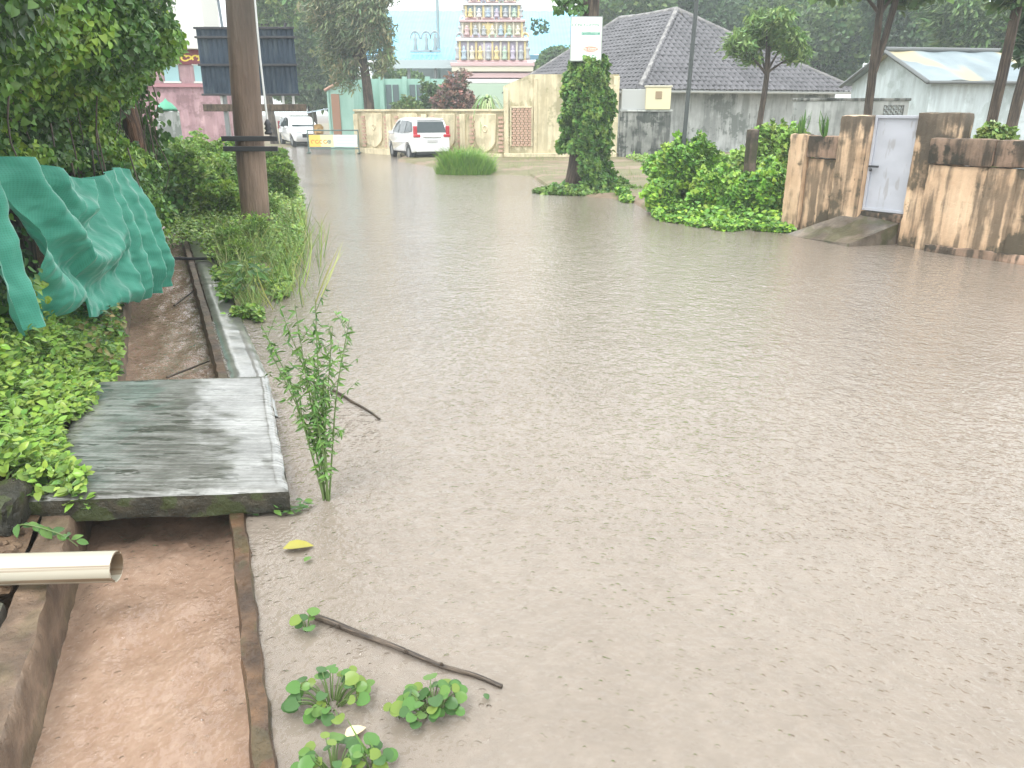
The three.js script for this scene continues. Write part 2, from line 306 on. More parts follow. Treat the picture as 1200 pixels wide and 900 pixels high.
const vergeH = (x, d) => { const r = rimX(d) + 0.28, e = interp(VERGE, d); return -0.05 + 0.14 * smooth(0, 0.35, e - x) * smooth(6.6, 8, d) + 0.03 * fbm3(x * 3, d * 3, 8, 3) * smooth(0, 0.3, e - x) + 0 * r; };
struct('verge', sheet(24, 220, (u, v) => { const d = 6.6 + v * 33, e = interp(VERGE, d) + 0.15, r = rimX(d) + 0.285; const x = mix(Math.min(r, e), e, u); return V(x, vergeH(x, d), -d); }), bankMat);
// low muddy shoulder across the road, in front of the cream wall and the tiled house
const SHORE = [[478, 192], [520, 199], [580, 206], [622, 207], [648, 226], [700, 233], [745, 238], [768, 256], [830, 267], [920, 271], [1000, 262]].map(([a, b]) => { const p = gp(a, b); return [p.x, -p.z]; });
const shoreD = (x) => interp(SHORE, x) + 0.5 * fbm3(x * 1.7, 3, 1, 4) * (x > 4.4 ? 0 : 1);
const shoulderH = (x, d) => { const k = d - shoreD(x); return -0.06 + 0.13 * smooth(-0.1, 1.1, k) + 0.05 * smooth(1, 4, k) + 0.04 * fbm3(x * 1.3, d * 1.3, 6, 4) * smooth(0, 1, k); };
struct('road_shoulder', sheet(160, 90, (u, v) => { const x = mix(-4.6, 12, u), s = shoreD(x) - 0.3, d = mix(s, 40, v * v); return V(x, x > 4.6 && d < 14.2 ? Math.min(shoulderH(x, d), 0.05) : shoulderH(x, d), -d); }), bankMat);
struct('yard', sheet(60, 60, (u, v) => { const x = mix(-4.6, 60, u), d = mix(34.5, 120, v * v); return V(x, 0.12 + 0.05 * fbm3(x * 0.5, d * 0.5, 3, 3), -d); }), bankMat);
struct('yard', sheet(40, 40, (u, v) => { const x = mix(5.4, 50, u), d = mix(14.2, 36, v); return V(x, 0.14 + 0.05 * fbm3(x * 0.5, d * 0.5, 3, 3), -d); }), bankMat);
// far side of the junction, beyond the flood
struct('far_ground', sheet(60, 40, (u, v) => { const x = mix(-60, -4.6, u), d = mix(41 + 12 * smooth(-14, -9, x), 130, v * v); return V(x, -0.06 + 0.12 * smooth(0, 0.25, v) + 0.03 * fbm3(x * 0.4, d * 0.4, 9, 3), -d); }), bankMat);
// ---------------------------------------------------------------- near: slab, pipe, block, sticks
{ // slab across the drain
  const a = [-1.105, 3.40], b = [-2.35, 3.27], c = [-2.85, 4.98], d2 = [-1.725, 5.13], top = 0.155, th = 0.115;
  const ring = [], N = 46;
  const lerp2 = (p, q, t) => [mix(p[0], q[0], t), mix(p[1], q[1], t)];
  const cor = [b, a, d2, c];
  const g0 = sheet(60, 80, (u, v) => { const p = lerp2(lerp2(b, a, u), lerp2(c, d2, u), v); const e = Math.min(u, 1 - u) * 1.2, f = Math.min(v, 1 - v) * 1.7, r = Math.min(e, f); return V(p[0] + 0.012 * fbm3(p[0] * 6, p[1] * 6, 1) * (r < 0.02 ? 1 : 0), top - 0.018 * (1 - smooth(0, 0.03, r)) + 0.006 * fbm3(p[0] * 5, p[1] * 5, 2, 3) - 0.01 * smooth(0, 1, u), -p[1]); });
  for (let s = 0; s < 4; s++) for (let i = 0; i < N; i++) ring.push([s, i / N]);
  const side = sheet(ring.length, 5, (u, v) => {
    const [s, t] = ring[Math.round(u * ring.length) % ring.length], p = lerp2(cor[s], cor[(s + 1) % 4], t), k = 0.02 * fbm3(p[0] * 8, v * 3, p[1] * 8, 3);
    const uu = s === 0 ? t : s === 2 ? 1 - t : s === 1 ? 1 : 0;
    return V(p[0] + k, top - 0.018 - 0.01 * smooth(0, 1, uu) - v * th + (v === 0 ? 0.006 * fbm3(p[0] * 5, p[1] * 5, 2, 3) : 0.012 * n3(p[0] * 7, v * 4, p[1] * 7)), -p[1] + k);
  });
  const under = sheet(8, 10, (u, v) => { const p = lerp2(lerp2(b, a, u), lerp2(c, d2, u), v); return V(p[0], top - 0.018 - th, -p[1]); });
  const o = thing('concrete_slab', 'wet grey concrete slab bridging the roadside drain', 'slab');
  part('slab_top', metreUV(g0), slabMat, o); part('slab_edge', metreUV(toCreasedNormals(merge([side, under]), 0.8)), mossBlockMat, o, 'dark mossy broken edge of the slab');
  // end bearing that carries the slab on the road side
  part('bearing', rough(0.1, 0.13, 0.5, 0.015, 0.04, -1.46, 0.0, -3.95, 4), mossBlockMat, o);
}
solo('concrete_block', rough(0.46, 0.19, 0.26, 0.02, 0.035, 0, 0.06, 0, 21), mossBlockMat, 'dark mossy concrete block at the end of the slab, behind the pipe', 'block', V(-2.53, 0.08, -3.19), 0.12);
{ // white drain pipe
  const a = V(-3.1, 0.15, -2.63), b = V(-1.625, 0.138, -2.72), dir = b.clone().sub(a).normalize(), L = a.distanceTo(b);
  const pipeTex = colorTex(512, 128, (u, v) => { const k = pf(u, v, 10, 4, 301, 5), s = smooth(0.55, 0.72, pf(u, v, 14, 3, 311, 5)); return mix3(mix3([0.64, 0.61, 0.54], [0.77, 0.75, 0.69], k), [0.42, 0.33, 0.24], s * 0.8); });
  const m = mat({ map: pipeTex, roughness: 0.35, clearcoat: 0.3 });
  const prof = [[0.056, 0], [0.063, 0], [0.064, 0.006], [0.064, L], [0.0635, L + 0.002], [0.056, L + 0.002], [0.056, L - 0.4], [0.056, 0]].map((p) => new THREE.Vector2(...p));
  const g = new THREE.LatheGeometry(prof, 40); const o = solo('drain_pipe', g, m, 'white plastic pipe reaching out over the open drain', 'pipe', a);
  o.quaternion.setFromUnitVectors(V(0, 1, 0), dir);
}
{ // debris and soil clods between block and pipe
  seed(41);
  const clods = []; for (let i = 0; i < 60; i++) { const d = R(2.66, 3.15), x = leftX(d) - R(0.2, 0.75), s = R(0.012, 0.045); const g = new THREE.IcosahedronGeometry(s, 1); const p = g.attributes.position; for (let k = 0; k < p.count; k++) { const q = 1 + 0.5 * n3(p.getX(k) * 40 + i, p.getY(k) * 40, p.getZ(k) * 40); p.setXYZ(k, p.getX(k) * q, p.getY(k) * q * 0.7, p.getZ(k) * q); } g.translate(x, bankH(x, d) + s * 0.2, -d); g.computeVertexNormals(); clods.push(g); }
  const o = shade(new THREE.Mesh(metreUV(merge(clods)), soilMat)); o.name = 'soil_crumbs'; o.userData = { kind: 'stuff', label: 'small clods of wet soil behind the white pipe', category: 'soil' }; scene.add(o);
}
const barkTex = colorTex(256, 512, (u, v) => { const a = pf(u, v, 14, 5, 401, 5, 0.6), b = pf(u, v, 4, 8, 411, 4); return mix3([0.165, 0.135, 0.11], [0.40, 0.345, 0.29], clamp(0.5 + (a - 0.5) * 1.8 + (b - 0.5) * 0.7)); });
const barkBump = heightTex(256, 512, (u, v) => pf(u, v, 16, 6, 421, 5, 0.6));
const stickMat = mat({ map: rx(barkTex, 1, 3), roughness: 0.45, bumpMap: rx(barkBump, 1, 3), bumpScale: 0.004 });
const barkMat = mat({ map: rx(barkTex, 2, 0.6), roughness: 0.85, bumpMap: rx(barkBump, 2, 0.6), bumpScale: 0.03 });
const hazeBarkMat = barkMat;
function stick(a, b, r0, r1, label, s, knots = true) {
  seed(s); const pts = [], n = 7; for (let i = 0; i <= n; i++) { const p = a.clone().lerp(b, i / n); p.x += R(-1, 1) * r0 * 0.5; p.z += R(-1, 1) * r0 * 0.5; pts.push(p); }
  const o = thing('floating_stick', label, 'stick');
  part('stem', limb(pts, [r0, mix(r0, r1, 0.5), r1], 9, 0.25), stickMat, o);
  if (knots) for (const t of [0.15, 0.52, 0.7]) { const p = a.clone().lerp(b, t); part('knot', limb([p.clone().add(V(0, -0.004, 0)), p.clone().add(V(0.004, 0.008, 0.01)), p.clone().add(V(0.008, 0.016, 0.02))], [r0 * 0.8, r0 * 0.6, r0 * 0.3], 6), stickMat, o); }
  return o;
}
stick(gp(366, 725).setY(0.012), gp(590, 806).setY(0.002), 0.0135, 0.008, 'long brown stick floating on the flood beside the leafy water plants', 51);
stick(gp(388, 456).setY(0.008), gp(446, 491).setY(0.002), 0.011, 0.007, 'short dark twig floating on the flood beside the tall weed', 52, false);
{ const a = gp(182, 303, 0.03).setY(0.04), b = gp(262, 305, 0.03).setY(0.06); solo('drain_rod', limb([a, a.clone().lerp(b, 0.5).add(V(0, -0.012, 0)), b], [0.022, 0.02, 0.02], 8), metalDark, 'dark rod lying straight across the drain', 'rod'); }
stick(gp(205, 358, -0.14), gp(236, 338, -0.14).setY(-0.10), 0.012, 0.006, 'thin pale twig sticking out of the drain water beyond the slab', 53, false);
stick(gp(196, 443, -0.14).setY(-0.135), gp(246, 424, -0.14).setY(-0.13), 0.010, 0.006, 'thin twig drifting in the drain close behind the slab', 54, false);

// ---------------------------------------------------------------- water plants near the camera: every leaf is a part
const bigLeafMats = [[0.07, 0.185, 0.024], [0.042, 0.12, 0.02], [0.10, 0.21, 0.028], [0.16, 0.24, 0.03]].map((c) => mat({ color: c, roughness: 0.9, transmission: 0.25, thickness: 0, clearcoat: 0.4, clearcoatRoughness: 0.2 }));

const stemMat = mat({ color: [0.11, 0.17, 0.05], roughness: 0.5 });
function waterPlant(px, py, spread, n, label, s) {
  seed(s); const c = gp(px, py), o = thing('water_plant', label, 'water plant', c, 0, null); delete o.userData.group;
  for (let i = 0; i < n; i++) {
    const a = i / n * 6.283 + R(-0.5, 0.5), r = spread * Math.sqrt(R(0.06, 1)), h = R(0.025, 0.105) * (1.15 - r / spread * 0.6);
    const p = V(Math.cos(a) * r, h, Math.sin(a) * r * 0.8), root = V(p.x * 0.35, -0.01, p.z * 0.35);
    part('stalk', limb([root, root.clone().lerp(p, 0.5).add(V(0, 0.012, 0)), p], [0.0028, 0.0024, 0.002], 5), stemMat, o);
    const m = shade(new THREE.Mesh(LEAF.round, bigLeafMats[Math.floor(rnd() * 4)])); m.name = 'leaf';
    const tip = V(Math.cos(a), R(-0.35, 0.35), Math.sin(a)), nrm = V(R(-0.5, 0.5), 1, R(-0.1, 0.9));
    frame(p, tip, nrm, R(0.026, 0.052), m.matrix); m.matrix.decompose(m.position, m.quaternion, m.scale); o.add(m);
  }
  return o;
}
waterPlant(388, 822, 0.125, 46, 'leafy green plant in the flood between the drain kerb and the yellow-green plant', 61);
waterPlant(506, 832, 0.105, 40, 'yellow-green leafy plant in the flood below the end of the long stick', 62);
waterPlant(392, 906, 0.12, 36, 'leafy green plant closest to the drain kerb, with a pale yellow leaf', 63);
waterPlant(436, 898, 0.06, 10, 'small leafy sprig with a single grass blade poking out of the flood', 64);
{ const o = scene.children[scene.children.length - 1]; for (const [x, l] of [[0.02, 0.16], [0.045, 0.10]]) { const m = shade(new THREE.Mesh(LEAF.blade, bigLeafMats[2])); m.name = 'grass_blade'; frame(V(x, 0, 0), V(-0.55, 1, 0.1), V(0.2, 0.3, 1), l, m.matrix); m.matrix.decompose(m.position, m.quaternion, m.scale); o.add(m); } }
waterPlant(468, 838, 0.03, 4, 'tiny leaf sprig adrift between the two leafy water plants', 65);
waterPlant(360, 737, 0.035, 6, 'tiny leaf sprig caught at the thick end of the long stick', 66);
const yellowMat = mat({ color: [0.30, 0.27, 0.045], roughness: 0.4 }), paleLeafMat = mat({ color: [0.62, 0.50, 0.30], roughness: 0.4 });
function looseLeaf(px, py, s, turn, m, label) { const g = LEAF.oval.clone(); g.rotateX(-Math.PI / 2 + 0.12); g.scale(s, s, s); solo('floating_leaf', g, m, label, 'leaf', gp(px, py).setY(0.008), turn); }
looseLeaf(332, 645, 0.135, -1.25, yellowMat, 'yellow-green fallen leaf floating on the flood just past the slab corner');
looseLeaf(404, 866, 0.075, -0.9, paleLeafMat, 'pale yellow fallen leaf floating between the leafy water plants');
looseLeaf(357, 660, 0.05, -0.4, bigLeafMats[2], 'small green leaf floating behind the yellow fallen leaf');
looseLeaf(572, 822, 0.035, 0.4, bigLeafMats[1], 'tiny dark leaf floating at the thin end of the long stick');
{ // low creeper at the slab corner
  seed(67); const o = thing('creeper', 'low green creeper lying on the water at the slab corner', 'creeper', gp(325, 598));
  for (let i = 0; i < 46; i++) { const p = V(R(-0.13, 0.15), R(0.005, 0.05), R(-0.045, 0.045)); const m = shade(new THREE.Mesh(LEAF.oval, bigLeafMats[Math.floor(rnd() * 3)])); m.name = 'leaf'; frame(p, V(R(-1, 1), R(-0.2, 0.3), R(-0.6, 0.6)), V(R(-0.4, 0.4), 1, R(-0.2, 0.6)), R(0.03, 0.055), m.matrix); m.matrix.decompose(m.position, m.quaternion, m.scale); o.add(m); }
  part('stem', limb([V(-0.15, 0.004, 0), V(0, 0.02, 0.01), V(0.16, 0.004, -0.02)], [0.004, 0.004, 0.003], 5), stemMat, o);
}
{ // overhanging sprig under the slab, beside the drain
  seed(68); const base = V(-2.32, 0.07, -3.14), o = thing('sprig', 'bright green sprig hanging out over the drain from under the slab', 'sprig', base);
  part('stem', limb([V(0, 0, 0), V(0.1, 0.05, 0.05), V(0.28, 0.03, 0.1), V(0.36, -0.02, 0.12)], [0.004, 0.004, 0.003, 0.002], 5), stemMat, o);
  for (let i = 0; i < 13; i++) { const t = i / 12, p = V(0.05 + 0.31 * t, 0.04 - 0.05 * t * t + R(-0.01, 0.02), 0.03 + 0.09 * t); const m = shade(new THREE.Mesh(LEAF.oval, bigLeafMats[i % 3])); m.name = 'leaf'; frame(p, V(R(-0.2, 1), R(-0.7, 0.2), R(-0.6, 0.8)), V(R(-0.4, 0.4), 1, 0.7), R(0.045, 0.08), m.matrix); m.matrix.decompose(m.position, m.quaternion, m.scale); o.add(m); }
}
{ // tall weed standing in the flood
  seed(71); const o = thing('tall_weed', 'tall spindly weed with many small leaves standing in the flood beside the slab', 'weed', gp(383, 583).setY(-0.03));
  const lean = [[0, 0], [-0.02, 0.3], [-0.04, 0.6], [0.0, 0.9]];
  const stems = [[0, 0, 0.03, 1.10], [0.015, 0.0, -0.13, 0.98], [-0.015, 0.01, -0.2, 0.86], [0.0, -0.015, 0.10, 0.95], [-0.01, -0.01, -0.06, 1.06], [0.012, 0.015, -0.02, 0.8], [0.01, 0.0, 0.17, 0.98], [-0.012, 0.0, -0.24, 0.95], [0.0, 0.01, 0.06, 0.72]];
  let nl = 0; const rest = new Leaves(LEAF.lance, solidLeafMat);
  for (const [bx, bz, tx, ht] of stems) {
    const pts = [V(bx, 0, bz), V(bx + tx * 0.16 + R(-0.015, 0.015), ht * 0.33, bz + R(-0.03, 0.03)), V(bx + tx * 0.5 + R(-0.02, 0.02), ht * 0.66, bz + R(-0.05, 0.05)), V(bx + tx, ht, bz + R(-0.08, 0.08))];
    part('stem', limb(pts, [0.0055, 0.0045, 0.003, 0.0015], 6), stemMat, o);
    const c = new THREE.CatmullRomCurve3(pts);
    const twigs = [];
    for (let k = 0; k < 11; k++) { const t = R(0.3, 0.97), p = c.getPointAt(t), dir = V(R(-1, 1), R(0.35, 1.1), R(-1, 1)).normalize(), L = R(0.06, 0.17); const q = p.clone().addScaledVector(dir, L); part('twig', rod(p, q, 0.0018, 0.001, 4), stemMat, o); twigs.push([p, q]); }
    const put = (p, s) => {
      const tip = V(R(-1, 1), R(-0.9, 0.5), R(-1, 1)), nrm = V(R(-1, 1), R(0.1, 1), R(-0.2, 1)), col = Math.floor(rnd() * 3);
      if (nl < 280) { nl++; const m = shade(new THREE.Mesh(LEAF.lance, bigLeafMats[col])); m.name = 'leaf'; frame(p, tip, nrm, s, m.matrix); m.matrix.decompose(m.position, m.quaternion, m.scale); o.add(m); }
      else rest.add(p, tip, nrm, s, tint([0.10, 0.21, 0.04], 0.3));
    };
    for (let k = 0; k < 46; k++) { const t = 0.12 + 0.88 * Math.pow(rnd(), 0.75); put(c.getPointAt(t), R(0.028, 0.055)); }
    for (const [p, q] of twigs) for (let k = 0; k < 8; k++) put(p.clone().lerp(q, R(0.2, 1)), R(0.02, 0.045));
  }
  rest.build('small_leaves', o, 'stuff');
}
// ---------------------------------------------------------------- left: vine thicket, net, weeds, verge, pole, board
const FACE = [[4.2, -3.32], [5.5, -3.62], [8.2, -4.0], [10.5, -4.75], [13.2, -5.75]], faceX = (d) => interp(FACE, d);
const G1 = [0.06, 0.15, 0.024], G2 = [0.115, 0.24, 0.028], G3 = [0.20, 0.34, 0.035], GD = [0.03, 0.075, 0.018];
{
  seed(101);
  const o = thing('vine_thicket', 'tall thicket of glossy vines towering over the green net', 'thicket');
  // trunks and hanging stems that carry the vines
  const reddish = mat({ map: rx(barkTex, 2, 0.8), color: [1.35, 0.95, 0.75], roughness: 0.7, bumpMap: rx(barkBump, 2, 0.8), bumpScale: 0.03 });
  const tb = V(-5.62, -0.1, -12.0);
  part('trunk', limb([tb, tb.clone().add(V(0.05, 0.9, 0.05)), tb.clone().add(V(-0.02, 2.0, 0)), tb.clone().add(V(-0.25, 4.6, 0.2))], [0.15, 0.12, 0.11, 0.08], 12, 0.3), reddish, o);
  part('trunk', limb([tb.clone().add(V(-0.3, 0, 0.5)), tb.clone().add(V(-0.26, 1.1, 0.5)), tb.clone().add(V(-0.4, 2.4, 0.6))], [0.10, 0.085, 0.07], 10, 0.3), reddish, o);
  for (const [d, x, r] of [[5.2, -4.3, 0.13], [7.4, -4.8, 0.15], [9.6, -5.4, 0.12]]) part('trunk', limb([V(x, -0.1, -d), V(x + 0.1, 1.6, -d), V(x - 0.1, 3.2, -d - 0.1), V(x, 4.4, -d)], [r, r * 0.85, r * 0.7, r * 0.5], 10, 0.3), barkMat, o);
  for (let i = 0; i < 70; i++) { const d = R(4.6, 12.8), x = faceX(d) + R(-0.35, 0.12), h = R(1.4, 4.2), L = R(0.5, 1.8); part('vine_stem', limb([V(x, h, -d), V(x + R(-0.12, 0.12), h - L * 0.5, -d + R(-0.12, 0.12)), V(x + R(-0.15, 0.2), Math.max(0.2, h - L), -d + R(-0.2, 0.2))], [0.008, 0.007, 0.004], 5), stickMat, o); }
  const bow = V(-4.9, 3.2, -9.6); part('branch', limb([V(-5.5, 2.2, -9.8), bow, V(-4.2, 3.35, -9.5), V(-3.85, 2.9, -9.4)], [0.05, 0.035, 0.02, 0.008], 7), barkMat, o);
  const lv = new Leaves(LEAF.oval, leafMat), lv2 = new Leaves(LEAF.heart, leafMat);
  const put = (p, nrm, s, c) => (rnd() < 0.62 ? lv : lv2).add(p, V(R(-0.7, 0.7), R(-1.2, 0.15), R(-0.7, 0.7)), nrm, s, c);
  const TOP = 4.4;
  for (let i = 0; i < 105000; i++) {
    const d = 4.2 + 9.0 * Math.pow(rnd(), 1.12), h = R(0.05, TOP), net = d > 5.35 && d < 8.3 && h < 1.62 - 0.1 * (d - 5.4) + 0.12 * n3(d * 2.5, 1);
    const inward = -Math.log(1 - rnd() * 0.985) * 0.24, lump = 0.8 * fbm3(d * 0.85, h * 0.85, 2, 3) + 0.35 * fbm3(d * 2.3, h * 2.3, 7, 2);
    const hole = fbm3(d * 0.75 + 3, h * 0.95, 12, 3); if (hole > 0.08 && inward < 0.95 && rnd() < 0.96) continue;
    if (net && inward < 0.6) continue;
    if (d > 10.4 && h < 1.7 && inward < 0.3 && rnd() < 0.72 && d < 12.6) continue;                   // the trunk shows here
    const over = -0.5 * smooth(9.3, 11, d) + 0.55 * (1 - smooth(8.2, 10.2, d)) * smooth(1.9, 2.5, h) - 0.3 * smooth(1.3, 1.75, h) * (1 - smooth(1.75, 2.2, h)) - 0.35 * smooth(3.0, 4.4, h);
    const p = V(faceX(d) + lump + over - inward + 0.1, h, -d - R(-0.1, 0.1) + (d > 12 ? 0 : 0));
    const n = V(1 + R(-1.1, 0.6), R(-0.4, 1.6), R(-0.6, 1.4));
    const young = fbm3(d * 1.7, h * 1.7, 21, 3); const c = young > 0.15 ? G3 : young > -0.02 ? G2 : young > -0.2 ? G1 : GD;
    put(p, n, R(0.03, 0.075) * (h > 3 ? 1.1 : 1), tint(c, 0.3));
  }
  for (let i = 0; i < 26000; i++) { const d = R(4, 13.2), k = rnd(); put(V(faceX(d) - k * 3.2, TOP - 0.9 * k * k + R(-0.5, 0.3) + 0.5 * n3(d, k * 3), -d), V(R(-1, 1), 1, R(-1, 1)), R(0.09, 0.16), tint(G1, 0.3)); }      // roof of the thicket
  for (let i = 0; i < 12000; i++) { const k = rnd(), h = R(0.1, TOP); put(V(faceX(13) - k * 3 + R(-0.2, 0.2), h, -13 + 0.4 * n3(k * 4, h) + R(-0.25, 0.25)), V(R(-0.5, 0.5), 0.4, 1), R(0.07, 0.12), tint(G1, 0.3)); }
  for (let i = 0; i < 2600; i++) {             // bough reaching out over the drain
    const t = Math.pow(rnd(), 0.7), b = V(mix(-5.3, -3.85, t), 2.9 + 0.45 * Math.sin(t * 3.0) - 0.3 * t, -9.6 + 0.2 * t), r = 0.42 * (1.1 - t * 0.55);
    const q = unit().multiplyScalar(r * Math.sqrt(rnd())); q.y *= 1.1; put(b.add(q), V(R(-0.6, 0.6), R(0, 1), 1), R(0.05, 0.09), tint(rnd() < 0.7 ? G3 : G2, 0.25));
  }
  lv.build('foliage', o); lv2.build('vine_leaves', o);
  // leaf-strewn earth wall behind, which the vines climb
  part('earth_wall', sheet(10, 60, (u, v) => { const d = 4 + v * 9.4, h = -0.1 + u * 3.4; return V(faceX(d) - 1.15 - 0.25 * u + 0.3 * fbm3(d, h, 3, 3), h, -d); }, (u, v, p) => [p.z, p.y]), soilMat, o);
}
{ // torn shade net
  seed(111);
  const netTex = colorTex(256, 256, (u, v) => { const a = pf(u, v, 6, 6, 501, 5), w = (Math.sin(u * 6.283 * 64) * 0.5 + 0.5) * (Math.sin(v * 6.283 * 64) * 0.5 + 0.5); return mix3(mix3([0.20, 0.56, 0.47], [0.38, 0.74, 0.64], a), [0.10, 0.34, 0.29], w * 0.25); });
  const m = mat({ map: rx(netTex, 1), roughness: 0.5, transmission: 0.35, thickness: 0, ior: 1.35, clearcoat: 0.3, clearcoatRoughness: 0.35 }); m.roughness = 0.85;
  const g = sheet(150, 90, (u, v) => {
    const d = 5.35 + u * 2.95, top = 1.6 - 0.10 * (d - 5.4) + 0.05 * Math.sin(u * 9) - 0.10 * Math.sin(u * 3.14) * 0.6;
    const hem = (u < 0.3 ? 0.42 : 0.28 - 0.2 * smooth(0.3, 1, u)) + 0.10 * fbm3(u * 7, 1, 1, 3);
    const y = mix(top, hem, v);
    const cx = 0.42, rr = Math.hypot((u - cx) * 2.1, v - 0.02);                             // swags hang round the middle of the top edge
    const swag = 0.14 * Math.sin(rr * 15 - 1.0 + 1.2 * fbm3(u * 3, v * 3, 5, 2)) * smooth(0.05, 0.3, rr) * (1 - smooth(0.5, 0.75, u)) * (1 - 0.5 * v);
    const pleat = 0.055 * Math.sin(u * 58 + 2.2 * fbm3(u * 4, v * 1.4, 6, 2) + v * 1.5) * smooth(0.5, 0.68, u) * (0.35 + 0.65 * v);
    const x = faceX(d) + 0.05 + 0.16 * Math.sin(v * 2.6) + swag + pleat + 0.1 * fbm3(u * 3.5, v * 3, 9, 3) + 0.12 * v * u + 0.05 * fbm3(u * 22, v * 9, 11, 4);
    return V(x, y, -d - 0.06 * Math.sin(v * 3 + u * 5));
  }, (u, v) => [u * 2.95, v * 1.3]);
  solo('shade_net', g, m, 'torn teal green shade net draped in folds below the vines', 'net');
  const g2 = sheet(30, 50, (u, v) => { const d = 4.75 + u * 0.5, y = mix(1.62, 0.5, v); return V(faceX(d) + 0.12 + 0.05 * Math.sin(u * 9 + v * 3) + 0.1 * v + 0.06 * fbm3(u * 3, v * 5, 2, 3), y, -d - 0.12 * v); }, (u, v) => [u * 0.5, v * 1.1]);
  solo('shade_net', g2, m, 'narrow strip of teal green net hanging apart from the wide net', 'net');
}
function weedPatch(name, label, n, place, geo, sizes, cols, s, lift = 1) {
  seed(s); const lv = new Leaves(geo, leafMat);
  for (let i = 0; i < n; i++) { const q = place(); if (!q) continue; const [p, up] = q; lv.add(p, V(R(-1, 1), R(-0.5, 0.7) * lift, R(-1, 1)), V(R(-0.6, 0.6), 1, R(-0.4, 0.9)), R(...sizes), tint(cols[Math.floor(rnd() * cols.length)], 0.28)); }
  const o = lv.build(numbered(name), scene, 'stuff'); o.userData.label = label; o.userData.category = 'weeds'; return o;
}
weedPatch('bank_weeds', 'bright green leafy weeds sprawling over the bank and the slab', 46000, () => {
  const d = R(3.3, 6.9), edge = leftX(d) + (d < 5 ? -0.02 + 0.16 * n3(d * 3, 2) - 0.12 * smooth(3.3, 4.2, d) + 0.02 : 0.06 * n3(d * 4, 3)), x = edge - 2.1 * Math.pow(rnd(), 1.1), k = edge - x;
  if (d > 5.2 && k < 0.25 && rnd() < 0.6) return null;
  const top = (0.10 + 0.40 * smooth(0, 0.7, k)) * (0.7 + 0.75 * fbm3(x * 2.2, d * 2.2, 14, 3) + 0.2) * (d > 5.6 ? 0.55 : 1), base = Math.max(bankH(x, d), d > 3.35 && d < 5 && k < 0.5 ? 0.14 : 0);
  return [V(x, base + Math.max(0.02, top) * Math.pow(rnd(), 0.55), -d)];
}, LEAF.oval, [0.028, 0.066], [G2, G3, G3, [0.23, 0.36, 0.05]], 121);
weedPatch('bank_weeds', 'ragged leafy weeds and litter along the drain edge below the net', 3000, () => {
  const d = R(5.0, 12.6), k = Math.pow(rnd(), 1.5) * 0.5, x = leftX(d) - 0.02 - k + 0.14 * n3(d * 3, 7); if (fbm3(d * 2.2, k, 9, 2) < -0.05) return null;
  return [V(x, Math.max(0.03, bankH(x, d)) + R(0, 0.22), -d)];
}, LEAF.oval, [0.035, 0.07], [G1, G2, [0.22, 0.20, 0.07]], 122);
{ // stones and rags at the foot of the net
  seed(125); const rubMat = mat({ map: rx(wetConcrete([0.42, 0.41, 0.39], [0.66, 0.65, 0.62], 161), 2), roughness: 0.5 });
  for (let i = 0; i < 9; i++) { const d = R(5.3, 6.6), x = leftX(d) - R(0.06, 0.3); solo('stone', rough(R(0.06, 0.15), R(0.05, 0.1), R(0.06, 0.14), 0.03, 0.03, 0, 0, 0, i * 3, 0.02), rubMat, 'pale rubble stone lying among the weeds below the net', 'stone', V(x, bankH(x, d) + 0.02, -d), R(0, 3), 'rubble below the net'); }
}
// verge between coping and flood
function grassPatch(name, label, n, place, hmin, hmax, cols, s, hf = () => 1) {
  seed(s); const lv = new Leaves(LEAF.thin, leafMat);
  for (let i = 0; i < n; i++) { const p = place(); if (!p) continue; const h = hf(p) * R(hmin, hmax) * (0.6 + 0.8 * (fbm3(p.x * 1.2, p.z * 1.2, 4, 3) + 0.5)), a = R(0, 6.283), t = R(0.05, 0.6); lv.add(p, V(Math.cos(a) * t, 1, Math.sin(a) * t), V(Math.cos(a + 1.57), 0.3, Math.sin(a + 1.57)), h, tint(cols[Math.floor(rnd() * cols.length)], 0.3)); }
  const o = lv.build(numbered(name), scene, 'stuff'); o.userData.label = label; o.userData.category = 'grass'; return o;
}
const GG = [[0.18, 0.29, 0.06], [0.13, 0.24, 0.045], [0.25, 0.33, 0.08], [0.30, 0.34, 0.11]];
grassPatch('verge_grass', 'tall thin grass crowding the verge round the pole foot', 7500, () => {
  const d = 7.4 + 19 * Math.pow(rnd(), 1.4), e = interp(VERGE, d), r = rimX(d) + (d > 12 ? 0 : 0.24), x = mix(r, e + 0.06, Math.pow(rnd(), 0.8)); if (x < r) return null;
  if (d < 9.5 && fbm3(x * 2.3, d * 1.6, 5, 3) < 0.02) return null; return V(x, vergeH(x, d) - 0.01, -d);
}, 0.10, 0.34, GG, 131);
weedPatch('verge_weeds', 'leafy green weeds spreading over the verge and coping', 36000, () => {
  const d = 7.1 + 16 * Math.pow(rnd(), 1.35), e = interp(VERGE, d), r = rimX(d) + (d > 11 ? -0.3 : 0.14), x = mix(r, e + 0.1, Math.pow(rnd(), 0.8)); if (fbm3(x * 1.8, d * 1.3, 15, 3) < (d < 10.5 ? 0.02 : -0.18)) return null;
  return V && [V(x, Math.max(0.02, vergeH(x, d)) + Math.abs(gauss()) * (0.06 + 0.18 * smooth(8, 13, d)), -d)];
}, LEAF.oval, [0.035, 0.08], [G2, G3, [0.23, 0.34, 0.06]], 132);
grassPatch('verge_grass', 'thin wispy stems rising out of the flood along the verge', 240, () => { const d = R(7.6, 13), e = interp(VERGE, d); return V(e + R(-0.15, 0.55) * rnd(), -0.02, -d); }, 0.25, 0.65, GG, 133);
